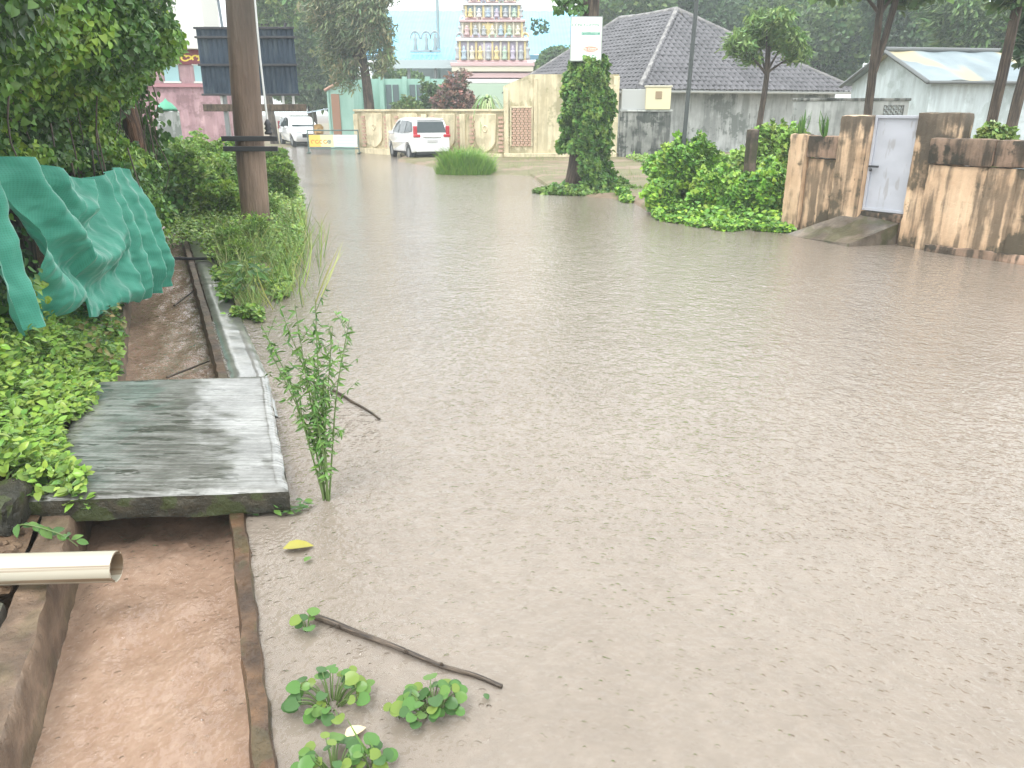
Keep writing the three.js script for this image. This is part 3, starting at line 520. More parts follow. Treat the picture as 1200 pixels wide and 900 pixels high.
{ // broad-leaved plant at the tip of the verge
  seed(135); const o = thing('broadleaf_weed', 'broad leaved weed at the tip of the grassy verge', 'weed', gp(293, 352).setY(0));
  for (let i = 0; i < 55; i++) { const a = R(0, 6.28), r = R(0.02, 0.2), h = R(0.05, 0.48) * (1.1 - r * 2), p = V(Math.cos(a) * r, h, Math.sin(a) * r); const m = shade(new THREE.Mesh(LEAF.lance, bigLeafMats[i % 3])); m.name = 'leaf'; frame(p, V(Math.cos(a), R(-0.6, 0.6), Math.sin(a)), V(R(-0.5, 0.5), 1, 0.6), R(0.10, 0.17), m.matrix); m.matrix.decompose(m.position, m.quaternion, m.scale); o.add(m); if (i % 4 === 0) part('stem', rod(V(p.x * 0.2, -0.03, p.z * 0.2), p, 0.004, 0.003, 5), stemMat, o); }
}
// shrubs
const shrubSpray = sprayGeo('oval', 7, 0.55, 900), shrubSpray2 = sprayGeo('lance', 7, 0.6, 901);
function shrub(label, base, rx_, ry_, rz_, n, size, cols, s, geo = shrubSpray, name = 'shrub', category = 'shrub', group) {
  seed(s); const o = thing(name, label, category, base, 0, group), lv = new Leaves(geo, leafMat);
  for (let k = 0; k < 7; k++) { const a = R(0, 6.283), t = V(Math.cos(a) * rx_ * 0.5, ry_ * R(0.8, 1.5), Math.sin(a) * rz_ * 0.5); part('stem', limb([V(0, -0.1, 0), t.clone().multiplyScalar(0.5).add(V(R(-0.05, 0.05), 0.05, 0)), t], [0.03, 0.02, 0.008], 6), stickMat, o); }
  for (let i = 0; i < n; i++) { const u = unit(), l = 0.74 + 0.95 * fbm3(u.x * 1.9 + s, u.y * 1.9, u.z * 1.9, 3), r = l * Math.pow(rnd(), 0.28); const p = V(u.x * rx_ * r, Math.max(0.03, ry_ * (0.95 + u.y * r)), u.z * rz_ * r); lv.add(p, V(u.x + R(-0.7, 0.7), R(-0.8, 0.9), u.z + R(-0.7, 0.7)), V(u.x, u.y + 0.8, u.z + 0.2), size * R(0.7, 1.3), tint(cols[Math.floor(rnd() * cols.length)], 0.3)); }
  lv.build('foliage', o); return o;
}
const SH = [G2, G3, [0.20, 0.31, 0.06]];
for (const [px, d, w, h, l] of [
  [207, 14.2, 0.75, 0.75, 'dense bright shrub against the end of the vine thicket'], [238, 16.0, 0.8, 0.66, 'rounded bright green shrub beyond the end of the drain'], [222, 19.0, 1.0, 0.8, 'loose green shrub below the maroon shop sign'],
  [262, 18.5, 0.85, 0.72, 'bright green shrub under the dark sign board'], [252, 13.4, 0.45, 0.42, 'small leafy shrub where the drain disappears into greenery'], [328, 16.5, 0.35, 0.52, 'narrow bright shrub on the road side of the thick pole'], [322, 21.0, 0.5, 0.55, 'pale green shrub at the water behind the thick pole']])
  shrub(l, V(vp(px, 200, d).x, 0.0, -d), w, h, w * 0.9, 1500, 0.085, SH, 140 + px);

for (const [px, py, w, h, l] of [[281, 322, 0.17, 0.24, 'small leafy weed on the coping beside the broad leaved weed'], [303, 296, 0.2, 0.30, 'upright leafy weed at the flood edge of the verge'], [272, 300, 0.2, 0.22, 'low leafy weed next to the rod across the drain'], [318, 268, 0.25, 0.3, 'leafy weed at the water side of the pole foot']]) shrub(l, gp(px, py).setY(0.02), w, h, w, 260, 0.05, SH, 170 + px, shrubSpray2, 'leafy_weed', 'weed');
// thick pole with cross irons
const poleTex = colorTex(256, 1024, (u, v) => { const a = pf(u, v, 18, 6, 601, 5, 0.6), b = pf(u, v, 3, 10, 611, 4), t = smooth(0.28, 0.42, v + 0.1 * (b - 0.5)); return mix3(mix3([0.35, 0.285, 0.24], [0.53, 0.45, 0.39], a), mix3([0.30, 0.26, 0.225], [0.46, 0.41, 0.365], a), t).map((c) => c * (0.8 + 0.4 * b)); });
{
  const base = V(vp(297, 235, 12.6).x, -0.1, -12.6), o = thing('utility_pole', 'thick weathered pole with cross irons standing in verge grass', 'pole', base);
  const m = mat({ map: rx(poleTex, 1, 1 / 8), roughness: 0.75, bumpMap: rx(barkBump, 2, 0.7), bumpScale: 0.02 });
  part('shaft', limb([V(0, 0, 0), V(0.06, 2, 0), V(0.15, 4, 0), V(0.33, 7.6, 0)], [0.225, 0.215, 0.20, 0.17], 20, 0.06), m, o);
  for (const [y, l] of [[1.60, 0.86], [1.45, 0.84]]) { part('cross_iron', rbox(l, 0.075, 0.05, 0.008, 0.12, y, 0.225), metalDark, o); part('clamp_band', new THREE.TorusGeometry(0.225, 0.018, 6, 26).rotateX(Math.PI / 2).translate(0.05, y, 0), metalDark, o); }
  part('insulator', new THREE.LatheGeometry([[0.001, 0], [0.05, 0], [0.06, 0.03], [0.035, 0.06], [0.06, 0.09], [0.035, 0.12], [0.055, 0.15], [0.03, 0.2], [0.001, 0.24]].map((p) => new THREE.Vector2(...p)), 16).translate(0.42, 1.66, 0.225), metalDark, o);
  part('conduit', limb([V(0.42, 1.88, 0.225), V(0.40, 3, 0.2), V(0.42, 5, 0.12), V(0.45, 7.0, 0.05)], [0.017, 0.015, 0.015, 0.015], 8), mat({ color: [0.62, 0.63, 0.62], roughness: 0.4 }), o);
}
{ // back of a sign board on posts
  const d = 20, c = vp(291, 76, d), o = thing('sign_board', 'dark slate blue back of a corrugated sign board behind the pole', 'sign board', V(c.x, 0, -d));
  const m = mat({ map: rx(colorTex(256, 256, (u, v) => { const a = pf(u, v, 6, 4, 621, 5), s = smooth(0.6, 0.75, pf(u, v, 20, 3, 631, 4)); return mix3(mix3([0.15, 0.20, 0.25], [0.22, 0.28, 0.34], a), [0.30, 0.34, 0.36], s * 0.6); }), 0.4), roughness: 0.45, metalness: 0.2 });
  const y1 = vp(291, 33, d).y, y0 = vp(291, 112, d).y, w = 2.32;
  const sh = sheet(150, 2, (u, v) => V((u - 0.5) * w, mix(y0, y1, v), 0.02 * Math.sin(u * w / 0.12 * 6.283)), (u, v) => [u * w, v * 2]);
  part('corrugated_sheet', sh, m, o);
  for (const y of [y0 + 0.02, mix(y0, y1, 0.46), y1 - 0.2, y1]) part('rail', rbox(w + 0.06, 0.05, 0.05, 0.006, 0, y, 0.055), metalDark, o);
  part('lower_beam', rbox(w + 0.2, 0.17, 0.08, 0.01, 0.05, y0 - 0.28, 0.0), mat({ map: rx(barkTex, 1), roughness: 0.7 }), o);
  for (const x of [-0.75, -0.45, 0.75, 1.0]) part('strut', rbox(0.05, 0.24, 0.05, 0.006, x, y0 - 0.11, -0.03), mat({ color: [0.6, 0.6, 0.58], roughness: 0.6 }), o);
  for (const x of [-0.7, 0.05]) part('post', rbox(0.1, y1 + 0.1, 0.1, 0.01, x, (y1 + 0.1) / 2 - 0.1, -0.09), greyMetal, o);
  part('top_rod', rod(V(0.95, y1, 0), V(1.0, y1 + 0.12, 0), 0.03), metalDark, o);
}
// ---------------------------------------------------------------- right: stained compound wall, gate, ramp, vine mounds
const streak = (base, light, dark, s, amount, w = 1024, h = 512, top = 2) => colorTex(w, h, (u, v) => {     // plaster with rain streaks and algae, top of the wall at v = 1
  const a = pf(u, v, 8, 4, s, 6, 0.6), col = pf(u, v * 0.25, 26, 1, s + 10, 4, 0.6), fine = pf(u, v, 70, 6, s + 20, 3), patch = pf(u, v, 6, 5, s + 30, 6, 0.62);
  let c = mix3(base, light, clamp(0.5 + (a - 0.5) * 2));
  const run = pf(u, v, 34, 4, s + 50, 4, 0.6), k = smooth(0.49 - 0.08 * amount, 0.60, col * 0.34 + run * 0.33 + patch * 0.33 + (fine - 0.5) * 0.10);
  const crust = smooth(0.56, 0.66, patch + (fine - 0.5) * 0.2);
  c = mix3(c, dark, k * amount * (0.55 + 0.45 * fine)); c = mix3(c, [dark[0] * 0.8, dark[1] * 0.85, dark[2] * 0.8], crust * amount * 0.8);
  const al = smooth(top - 0.05, top + 0.06, v + (patch - 0.5) * 0.35 + (col - 0.5) * 0.35); c = mix3(c, mix3(dark, [0.33, 0.30, 0.26], fine), al * 0.85);
  const g = 0.93 + 0.14 * fine; return [c[0] * g, c[1] * g, c[2] * g];
});
const peachMat = mat({ map: rx(streak([0.72, 0.60, 0.48], [0.82, 0.71, 0.59], [0.28, 0.24, 0.19], 701, 0.8), 0.34, 0.42), roughness: 0.8, bumpMap: rx(concreteBump, 0.6), bumpScale: 0.012 });
const pillarMat = mat({ map: rx(streak([0.72, 0.60, 0.48], [0.82, 0.71, 0.59], [0.27, 0.23, 0.18], 741, 0.7, 1024, 512, 0.64), 0.34, 0.42), roughness: 0.8, bumpMap: rx(concreteBump, 0.6), bumpScale: 0.012 });
const bandMat = mat({ map: rx(streak([0.42, 0.35, 0.29], [0.62, 0.51, 0.43], [0.20, 0.17, 0.13], 731, 1.0), 0.31, 0.5), roughness: 0.8, bumpMap: rx(concreteBump, 0.7), bumpScale: 0.02 });
const WO = V(4.65, 0, -13.4), WT = -Math.atan2(0.811, 0.585);
{
  const o = thing('compound_wall', 'peach plaster compound wall with black rain stains and gate pillars', 'wall', WO, WT);
  const P = (name, s0, s1, y0, y1, n0, n1, m, k, amp = 0.008, cell = 0.07) => part(name, rough(s1 - s0, y1 - y0, n1 - n0, amp, cell, (s0 + s1) / 2, (y0 + y1) / 2, (n0 + n1) / 2, k, 0.014), m, o);
  P('pillar', 0, 0.33, -0.15, 1.55, -0.16, 0.06, pillarMat, 1);
  P('wall_panel', 0.333, 0.88, -0.15, 1.18, -0.12, 0.0, peachMat, 3); P('coping_band', 0.333, 0.88, 1.183, 1.53, -0.14, 0.045, bandMat, 4);
  P('gate_pillar', 0.884, 1.40, -0.15, 1.84, -0.3, 0.08, pillarMat, 5);
  P('gate_pillar', 2.10, 2.70, -0.15, 1.88, -0.34, 0.09, pillarMat, 7);
  P('wall_panel', 2.42, 4.0, -0.15, 1.19, 0.093, 0.2, peachMat, 9); P('wall_panel', 4.003, 9.5, -0.15, 1.19, 0.06, 0.185, peachMat, 10);
  P('coping_band', 2.41, 3.28, 1.193, 1.55, 0.08, 0.235, bandMat, 11); P('coping_band', 3.283, 9.5, 1.193, 1.545, 0.07, 0.228, bandMat, 12);
  P('pilaster', 3.24, 3.62, -0.15, 1.185, 0.203, 0.226, peachMat, 13); P('plinth', 2.6, 9.5, -0.15, 0.10, 0.203, 0.27, bandMat, 14, 0.02);
  P('sill', 1.40, 2.10, 0.30, 0.43, -0.2, 0.02, bandMat, 15); P('foundation', 1.40, 2.10, -0.15, 0.30, -0.2, 0.0, bandMat, 16);
}
{
  const o = thing('metal_gate', 'pale grey sheet metal gate between the stained pillars', 'gate', WO, WT);
  const gm = mat({ map: rx(colorTex(256, 512, (u, v) => { const a = pf(u, v, 5, 8, 761, 5), s = smooth(0.63, 0.75, pf(u, v, 24, 5, 771, 4)); return mix3(mix3([0.66, 0.67, 0.70], [0.74, 0.75, 0.78], a), [0.52, 0.49, 0.47], s * 0.35); }), 0.7), roughness: 0.4, metalness: 0.1 });
  part('panel', rbox(0.64, 1.34, 0.02, 0.005, 1.75, 1.13, -0.06), gm, o);
  for (const [w, h, x, y] of [[0.04, 1.40, 1.425, 1.14], [0.04, 1.40, 2.075, 1.14], [0.61, 0.04, 1.75, 0.46], [0.61, 0.04, 1.75, 1.82]]) part('frame_bar', rbox(w, h, 0.03, 0.005, x, y, -0.032), gm, o);
  part('latch', rbox(0.16, 0.03, 0.025, 0.006, 1.50, 1.10, -0.004), metalDark, o); part('latch_knob', new THREE.SphereGeometry(0.025, 12, 8).translate(1.46, 1.05, 0.0), metalDark, o);
}
{ // concrete ramp up to the gate
  const q = [V(4.47, -0.02, -12.72), V(5.03, 0.03, -11.50), V(5.83, 0.30, -11.72), V(5.40, 0.40, -12.38)];
  const top = sheet(24, 24, (u, v) => { const a = q[0].clone().lerp(q[1], u), b = q[3].clone().lerp(q[2], u), p = a.lerp(b, v); p.y += 0.012 * fbm3(p.x * 4, p.z * 4, 3, 3); return p; });
  const side = (a, b) => sheet(16, 5, (u, v) => { const p = a.clone().lerp(b, u); p.y = mix(p.y + 0.012 * fbm3(p.x * 4, p.z * 4, 3, 3), -0.1, v); return p; });
  solo('gate_ramp', metreUV(toCreasedNormals(merge([top, side(q[1], q[2]), side(q[0], q[1]), side(q[0], q[3])]), 0.6)), mat({ map: rx(wetConcrete([0.30, 0.27, 0.235], [0.47, 0.43, 0.38], 181, 0.4), 0.8), roughness: 0.3, clearcoat: 0.4, clearcoatRoughness: 0.25, bumpMap: rx(concreteBump, 0.8), bumpScale: 0.015 }), 'wet concrete ramp sloping from the flood up to the gate', 'ramp');
}
const vineSpray = sprayGeo('heart', 8, 0.7, 905);
const VG = [[0.10, 0.26, 0.022], [0.17, 0.36, 0.028], [0.26, 0.44, 0.035]];
for (const [px, d, rw, rh, rd, n, l] of [
  [800, 15.9, 0.78, 0.80, 0.75, 2600, 'tall mound of bright creeper at the foot of the leaning pole'], [775, 15.4, 0.42, 0.36, 0.4, 900, 'low bulge of creeper at the water edge below the leaning pole'], [838, 15.0, 0.62, 0.52, 0.6, 1900, 'bright green creeper mound between leaning pole and short post'],
  [872, 14.6, 0.55, 0.48, 0.6, 1700, 'creeper mound at the foot of the short dark post'], [902, 14.3, 0.42, 0.60, 0.5, 1500, 'dark green creeper heaped against the end of the peach wall']])
  shrub(l, V(vp(px, 230, d).x, 0, -d), rw, rh, rd, n, 0.085, VG, 300 + px, vineSpray, 'creeper_mound', 'creeper');
shrub('tall yellow-green creeper growing behind the end of the peach wall', V(vp(915, 160, 16.6).x, 0.1, -16.6), 0.95, 0.88, 0.8, 2400, 0.09, [[0.20, 0.36, 0.045], [0.27, 0.42, 0.06]], 331, vineSpray, 'creeper_mound', 'creeper');
shrub('pale green creeper spread behind the short dark post', V(vp(855, 170, 18.6).x, 0.1, -18.6), 1.2, 0.5, 0.8, 2000, 0.09, [[0.20, 0.36, 0.045], [0.26, 0.41, 0.06]], 332, vineSpray, 'creeper_mound', 'creeper');
{ // aloe-like tufts growing on the wall end
  seed(341); for (const [s, l] of [[0.16, 'spiky leaf tuft growing on the end pillar of the wall'], [0.6, 'spiky leaf tuft growing on the coping beside the gate pillar']]) { const o = thing('spiky_tuft', l, 'plant', WO.clone().add(V(0.585 * s, s < 0.33 ? 1.55 : 1.51, 0.811 * s))); for (let i = 0; i < 16; i++) { const a = R(0, 6.283), t = R(0.1, 0.9), m = shade(new THREE.Mesh(LEAF.blade, bigLeafMats[i % 3])); m.name = 'leaf'; frame(V(R(-0.03, 0.03), -0.02, R(-0.03, 0.03)), V(Math.cos(a) * t, 1, Math.sin(a) * t), V(Math.cos(a), 0.5, Math.sin(a)), R(0.22, 0.4), m.matrix); m.matrix.decompose(m.position, m.quaternion, m.scale); m.scale.x *= 2.4; o.add(m); } }
}
shrub('leafy yellow-green creeper spilling over the top of the stained wall', V(vp(1168, 150, 11.2).x, 0.9, -11.2), 0.32, 0.5, 0.3, 800, 0.07, [[0.16, 0.28, 0.05], [0.24, 0.33, 0.07]], 343, vineSpray, 'creeper', 'creeper');
scene.children[scene.children.length - 1].children.filter((c) => c.name === 'stem').forEach((c) => { c.scale.y = 1; });
{ const b = vp(797, 205, 16).setY(0), t = vp(822, -60, 15.7); solo('leaning_pole', limb([b, b.clone().lerp(t, 0.5), b.clone().lerp(t, 1.5)], [0.045, 0.04, 0.035], 8), mat({ color: [0.07, 0.08, 0.08], roughness: 0.6 }), 'thin dark leaning pole rising out of the creeper', 'pole'); }
{ const b = V(vp(880, 180, 15.9).x, 0, -15.9); solo('short_post', rough(0.21, 1.62, 0.19, 0.012, 0.08, 0, 0.76, 0, 8), mat({ map: rx(wetConcrete([0.20, 0.17, 0.14], [0.38, 0.33, 0.28], 191, 0.4), 1.2), roughness: 0.75 }), 'short dark weathered post standing in the creeper', 'post', b, 0.3); }
{ // pole smothered in vines, with a notice board
  const d = 19.6, b = V(vp(684, 225, d).x, -0.05, -d), o = thing('vine_covered_pole', 'thick pole smothered in green vines beside the flood', 'pole', b);
  part('shaft', limb([V(-0.28, 0, 0), V(-0.10, 1.2, 0), V(0, 3, 0), V(0.08, 8, 0)], [0.24, 0.21, 0.20, 0.18], 16, 0.1), barkMat, o);
  seed(351); const lv = new Leaves(sprayGeo('heart', 6, 0.6, 906), leafMat);
  for (let i = 0; i < 5200; i++) {
    const h = 3.15 * Math.pow(rnd(), 0.85), a = R(0, 6.283), flare = h < 0.55 ? 0.74 + 0.5 * (1 - h / 0.55) : 0.74 - 0.13 * smooth(0.5, 3.4, h) - 0.22 * smooth(2.8, 3.5, h);
    if (h < 1.0 && Math.cos(a) < -0.35 && h > 0.28) continue;
    const r = flare * (0.85 + 0.9 * fbm3(Math.cos(a) * 1.5, h * 1.6, Math.sin(a) * 1.5, 3)) * Math.pow(rnd(), 0.3), p = V(Math.cos(a) * r + (h < 0.7 ? 0.22 * (1 - h / 0.7) : 0.0), h, Math.sin(a) * r * 0.85);
    lv.add(p, V(Math.cos(a) * 0.5 + R(-0.5, 0.5), R(-1.2, 0.2), Math.sin(a) * 0.5 + R(-0.5, 0.5)), V(Math.cos(a), 0.6, Math.sin(a)), R(0.06, 0.105), tint([[0.075, 0.19, 0.03], [0.12, 0.25, 0.04], [0.18, 0.31, 0.05]][Math.floor(rnd() * 3)], 0.3));
  }
  for (let i = 0; i < 1900; i++) { const x = R(-1, 1), z = R(-1, 1); if (x * x + z * z > 1) continue; lv.add(V(0.25 + x * 1.5, 0.06 + 0.28 * rnd() * (1 - Math.hypot(x, z)) + 0.02, z * 0.9), V(R(-1, 1), 0.4, R(-1, 1)), V(0, 1, 0.4), R(0.06, 0.1), tint([0.14, 0.25, 0.04], 0.3)); }
  lv.build('vine_foliage', o);
  // short broken branch with leaves near the top
  seed(352); const bl = new Leaves(LEAF.heart, leafMat); part('branch', limb([V(-0.05, 4.2, 0.1), V(-0.35, 4.28, 0.2), V(-0.62, 4.2, 0.25)], [0.03, 0.02, 0.01], 6), barkMat, o);
  for (let i = 0; i < 130; i++) { const t = rnd(); bl.add(V(-0.15 - 0.6 * t + R(-0.12, 0.12), 4.24 + R(-0.16, 0.25), 0.2 + R(-0.12, 0.12)), V(R(-1, 1), -1, R(-1, 1)), V(R(-0.5, 0.5), 0.5, 1), R(0.08, 0.13), tint(G1, 0.3)); } bl.build('branch_leaves', o);
}
{ // notice board: flat printed sheet on a backing
  const d = 19.2, c = vp(687, 45, d), c1 = vp(687, 19, d).y, c0 = vp(687, 72, d).y;
  const cv = document.createElement('canvas'); cv.width = 256; cv.height = 400; const x = cv.getContext('2d');
  x.fillStyle = '#e9ece6'; x.fillRect(0, 0, 256, 400); seed(361);
  const glyphs = (x0, y0, w, h, n, col) => { x.strokeStyle = col; x.lineWidth = Math.max(2, h * 0.17); for (let i = 0; i < n; i++) { const gx = x0 + (i + 0.5) * w / n, r = h * 0.36; x.beginPath(); x.arc(gx, y0 + h * 0.5, r, R(0, 2), R(3.2, 6)); x.stroke(); if (rnd() < 0.6) { x.beginPath(); x.moveTo(gx - r, y0 + h * R(0, 0.25)); x.quadraticCurveTo(gx, y0 + h * R(-0.1, 0.3), gx + r, y0 + h * R(0, 0.3)); x.stroke(); } } };
  glyphs(10, 62, 236, 26, 10, '#2f7a62'); x.fillStyle = '#3c8f78'; x.fillRect(88, 138, 150, 26); glyphs(94, 141, 138, 20, 8, '#cfe4da'); glyphs(14, 188, 200, 16, 12, '#9fb7ad'); glyphs(14, 214, 220, 16, 13, '#aebfb6');
  x.fillStyle = '#e39a86'; x.beginPath(); x.ellipse(165, 292, 62, 26, 0, 0, 7); x.fill(); glyphs(110, 280, 112, 26, 6, '#f6ded5'); glyphs(100, 345, 130, 30, 5, '#4f9a6e'); x.strokeStyle = '#9aa79d'; x.lineWidth = 5; x.strokeRect(3, 3, 250, 394);
  const t = new THREE.CanvasTexture(cv); t.colorSpace = THREE.SRGBColorSpace;
  const o = thing('notice_board', 'white notice board with green and red lettering fixed to the vine covered pole', 'notice board', V(c.x, 0, -d), 0.05);
  part('backing', rbox(0.74, c1 - c0, 0.02, 0.004, 0, (c0 + c1) / 2, -0.012), greyMetal, o);
  const g = new THREE.PlaneGeometry(0.72, c1 - c0 - 0.02).translate(0, (c0 + c1) / 2, 0.004); part('printed_sheet', g, mat({ map: t, roughness: 0.5 }), o);
  part('bracket', rbox(0.06, 0.06, 0.34, 0.006, 0, (c0 + c1) / 2 + 0.2, -0.19), metalDark, o); part('lower_stay', rod(V(0.06, c0, -0.02), V(0.08, c0 - 0.42, -0.05), 0.012), greyMetal, o);
}
weedPatch('creeper_runners', 'low creeper runners trailing into the flood below the creeper mounds', 9000, () => { const x = R(2.45, 4.75), k = Math.pow(rnd(), 1.6) * 1.3 - 0.12, d = shoreD(x) + k; if (fbm3(x * 2, d * 2, 51, 3) < -0.12) return null; return [V(x, Math.max(0.01, shoulderH(x, d)) + Math.abs(gauss()) * (0.05 + 0.14 * clamp(k)), -d)]; }, LEAF.heart, [0.05, 0.1], VG, 375);
// grass clump standing in the flood, and low tufts on the shoulder
grassPatch('island_grass', 'bright green grass clump standing in the flood near the white car', 5200, () => { const a = R(0, 6.283), r = Math.sqrt(rnd()), c = vp(546, 200, 25.6); return V(c.x + Math.cos(a) * r * 0.98, -0.02, -25.6 + Math.sin(a) * r * 0.6); }, 0.42, 0.85, [[0.18, 0.36, 0.04], [0.25, 0.42, 0.06], [0.13, 0.28, 0.035]], 371, (p) => { const c = vp(546, 200, 25.6); return 1.1 - 0.75 * Math.hypot((p.x - c.x) / 0.98, (p.z + 25.6) / 0.6) ** 2 + 0.3 * n3(p.x * 4, p.z * 4); });
grassPatch('shoulder_grass', 'patchy short grass on the muddy shoulder', 9000, () => { const x = R(-3, 9), k = R(0.2, 14), d = shoreD(x) + k; if (d > 33 || fbm3(x * 0.5, d * 0.5, 31, 3) < 0.06) return null; return V(x, shoulderH(x, d), -d); }, 0.08, 0.22, GG, 372);
weedPatch('shoulder_weeds', 'low creeping weeds beside the boundary wall of the tiled house', 5000, () => { const x = R(4.6, 8.2), d = R(25, 32); if (fbm3(x * 0.7, d * 0.4, 41, 3) < -0.02) return null; return [V(x, shoulderH(x, d) + R(0, 0.16), -d)]; }, LEAF.oval, [0.08, 0.16], [G3, [0.20, 0.32, 0.06]], 373);
// ---------------------------------------------------------------- far: cream wall, houses, temple, sheds, vehicles, trees
const creamMat = mat({ map: rx(streak([0.76, 0.71, 0.58], [0.84, 0.80, 0.68], [0.55, 0.50, 0.38], 801, 0.45), 0.22, 0.3), roughness: 0.85 });
const creamTrim = mat({ map: rx(streak([0.80, 0.75, 0.62], [0.86, 0.82, 0.70], [0.60, 0.54, 0.42], 811, 0.3), 0.3, 0.4), roughness: 0.85 });
const whiteWallMat = mat({ map: rx(streak([0.66, 0.67, 0.66], [0.78, 0.79, 0.78], [0.42, 0.43, 0.42], 821, 0.6), 0.2, 0.36), roughness: 0.85 });
const greyWallMat = mat({ map: rx(streak([0.44, 0.45, 0.43], [0.60, 0.60, 0.58], [0.22, 0.23, 0.22], 831, 0.85), 0.3, 0.5), roughness: 0.85 });
const brickMat = mat({ map: rx(colorTex(128, 128, (u, v) => mix3([0.70, 0.56, 0.48], [0.80, 0.68, 0.60], pf(u, v, 8, 8, 841, 4))), 2), roughness: 0.85 });
{ // low cream wall with shield panels and brick strips
  const a = gp(418, 179), b = gp(589, 187.5), L = Math.hypot(b.x - a.x, b.z - a.z), turn = Math.atan2(-(b.z - a.z), b.x - a.x);
  const o = thing('garden_wall', 'low cream garden wall with shield panels and brick strips', 'wall', a, turn), H0 = 1.98;
  part('wall_face', box(L, H0, 0.2, L / 2, H0 / 2 - 0.1, -0.12), creamMat, o); part('coping', rbox(L + 0.05, 0.09, 0.32, 0.015, L / 2, H0 - 0.05, -0.1), creamTrim, o); part('plinth', rbox(L, 0.36, 0.12, 0.015, L / 2, 0.06, 0.042), creamTrim, o);
  const bay = L / 4;
  const sh = new THREE.Shape(); sh.moveTo(-0.56, 1.55); sh.lineTo(0.56, 1.55); sh.lineTo(0.5, 0.5); sh.quadraticCurveTo(0.42, 0.22, 0, 0.08); sh.quadraticCurveTo(-0.42, 0.22, -0.5, 0.5); sh.closePath();
  const shield = metreUV(new THREE.ExtrudeGeometry(sh, { depth: 0.07, bevelEnabled: true, bevelSize: 0.02, bevelThickness: 0.02, bevelSegments: 1 }));
  const boss = new THREE.TorusGeometry(0.12, 0.03, 6, 16), brick = box(0.22, 0.09, 0.07);
  for (let k = 0; k < 4; k++) {
    const x = (k + 0.62) * bay; const s = part('shield_panel', shield, creamTrim, o); s.position.set(x, 0.22, -0.015); const m = part('boss', boss, creamTrim, s); m.position.set(0, 0.98, 0.095);
    const p = part('pilaster', rbox(0.3, H0 - 0.16, 0.1, 0.015, 0, 0, 0), creamTrim, o); p.position.set(x - bay * 0.56, H0 / 2 - 0.13, 0.03);
    for (const e of [-0.79, 0.79]) for (let r = 0; r < 9; r++) { const q = part('brick', brick, brickMat, o); q.position.set(x + e + (r % 2 ? 0.02 : -0.02), 0.36 + r * 0.16, 0.0); }
  }
}
{ // tall cream end wall
  const d = 33, x0 = vp(590, 150, d).x, x1 = vp(723, 150, d).x, y0 = vp(590, 101, d).y, y1 = vp(650, 87, d).y, w = x1 - x0;
  const o = thing('end_wall', 'tall cream end wall with a pink lattice panel behind the vine covered pole', 'wall', V(x0, 0, -d));
  const s = new THREE.Shape([[0, -0.1], [w, -0.1], [w, y1], [1.1, y1], [0, y0]].map((p) => new THREE.Vector2(...p)));
  part('wall_face', metreUV(new THREE.ExtrudeGeometry(s, { depth: 0.25, bevelEnabled: false })).translate(0, 0, -0.25), creamMat, o);
  part('pilaster', rbox(0.2, y0 - 0.05, 0.1, 0.02, 0.11, y0 / 2 - 0.08, 0.052), creamTrim, o); part('pilaster', rbox(0.24, y1, 0.1, 0.02, w - 0.1, y1 / 2 - 0.08, 0.052), creamTrim, o); part('pilaster', rbox(0.14, y1 - 0.1, 0.07, 0.02, 1.3, y1 / 2 - 0.1, 0.037), creamTrim, o);
  part('plinth', rbox(w, 0.4, 0.14, 0.02, w / 2, 0.06, 0.073), creamTrim, o);
  const lx0 = 0.3, lx1 = 1.16, ly0 = 0.55, ly1 = 2.05; part('panel_frame', merge([box(lx1 - lx0, 0.06, 0.08, (lx0 + lx1) / 2, ly1, 0.042), box(0.05, ly1 - ly0, 0.08, lx0, (ly0 + ly1) / 2, 0.042), box(0.05, ly1 - ly0, 0.08, lx1, (ly0 + ly1) / 2, 0.042)]), creamTrim, o);
  const b = box(0.13, 0.075, 0.06); for (let r = 0; r < 16; r++) for (let c = 0; c < 5; c++) { const q = part('brick', b, brickMat, o); q.position.set(lx0 + 0.1 + c * 0.165 + (r % 2 ? 0.05 : 0), ly0 + 0.03 + r * 0.093, 0.032); }
}
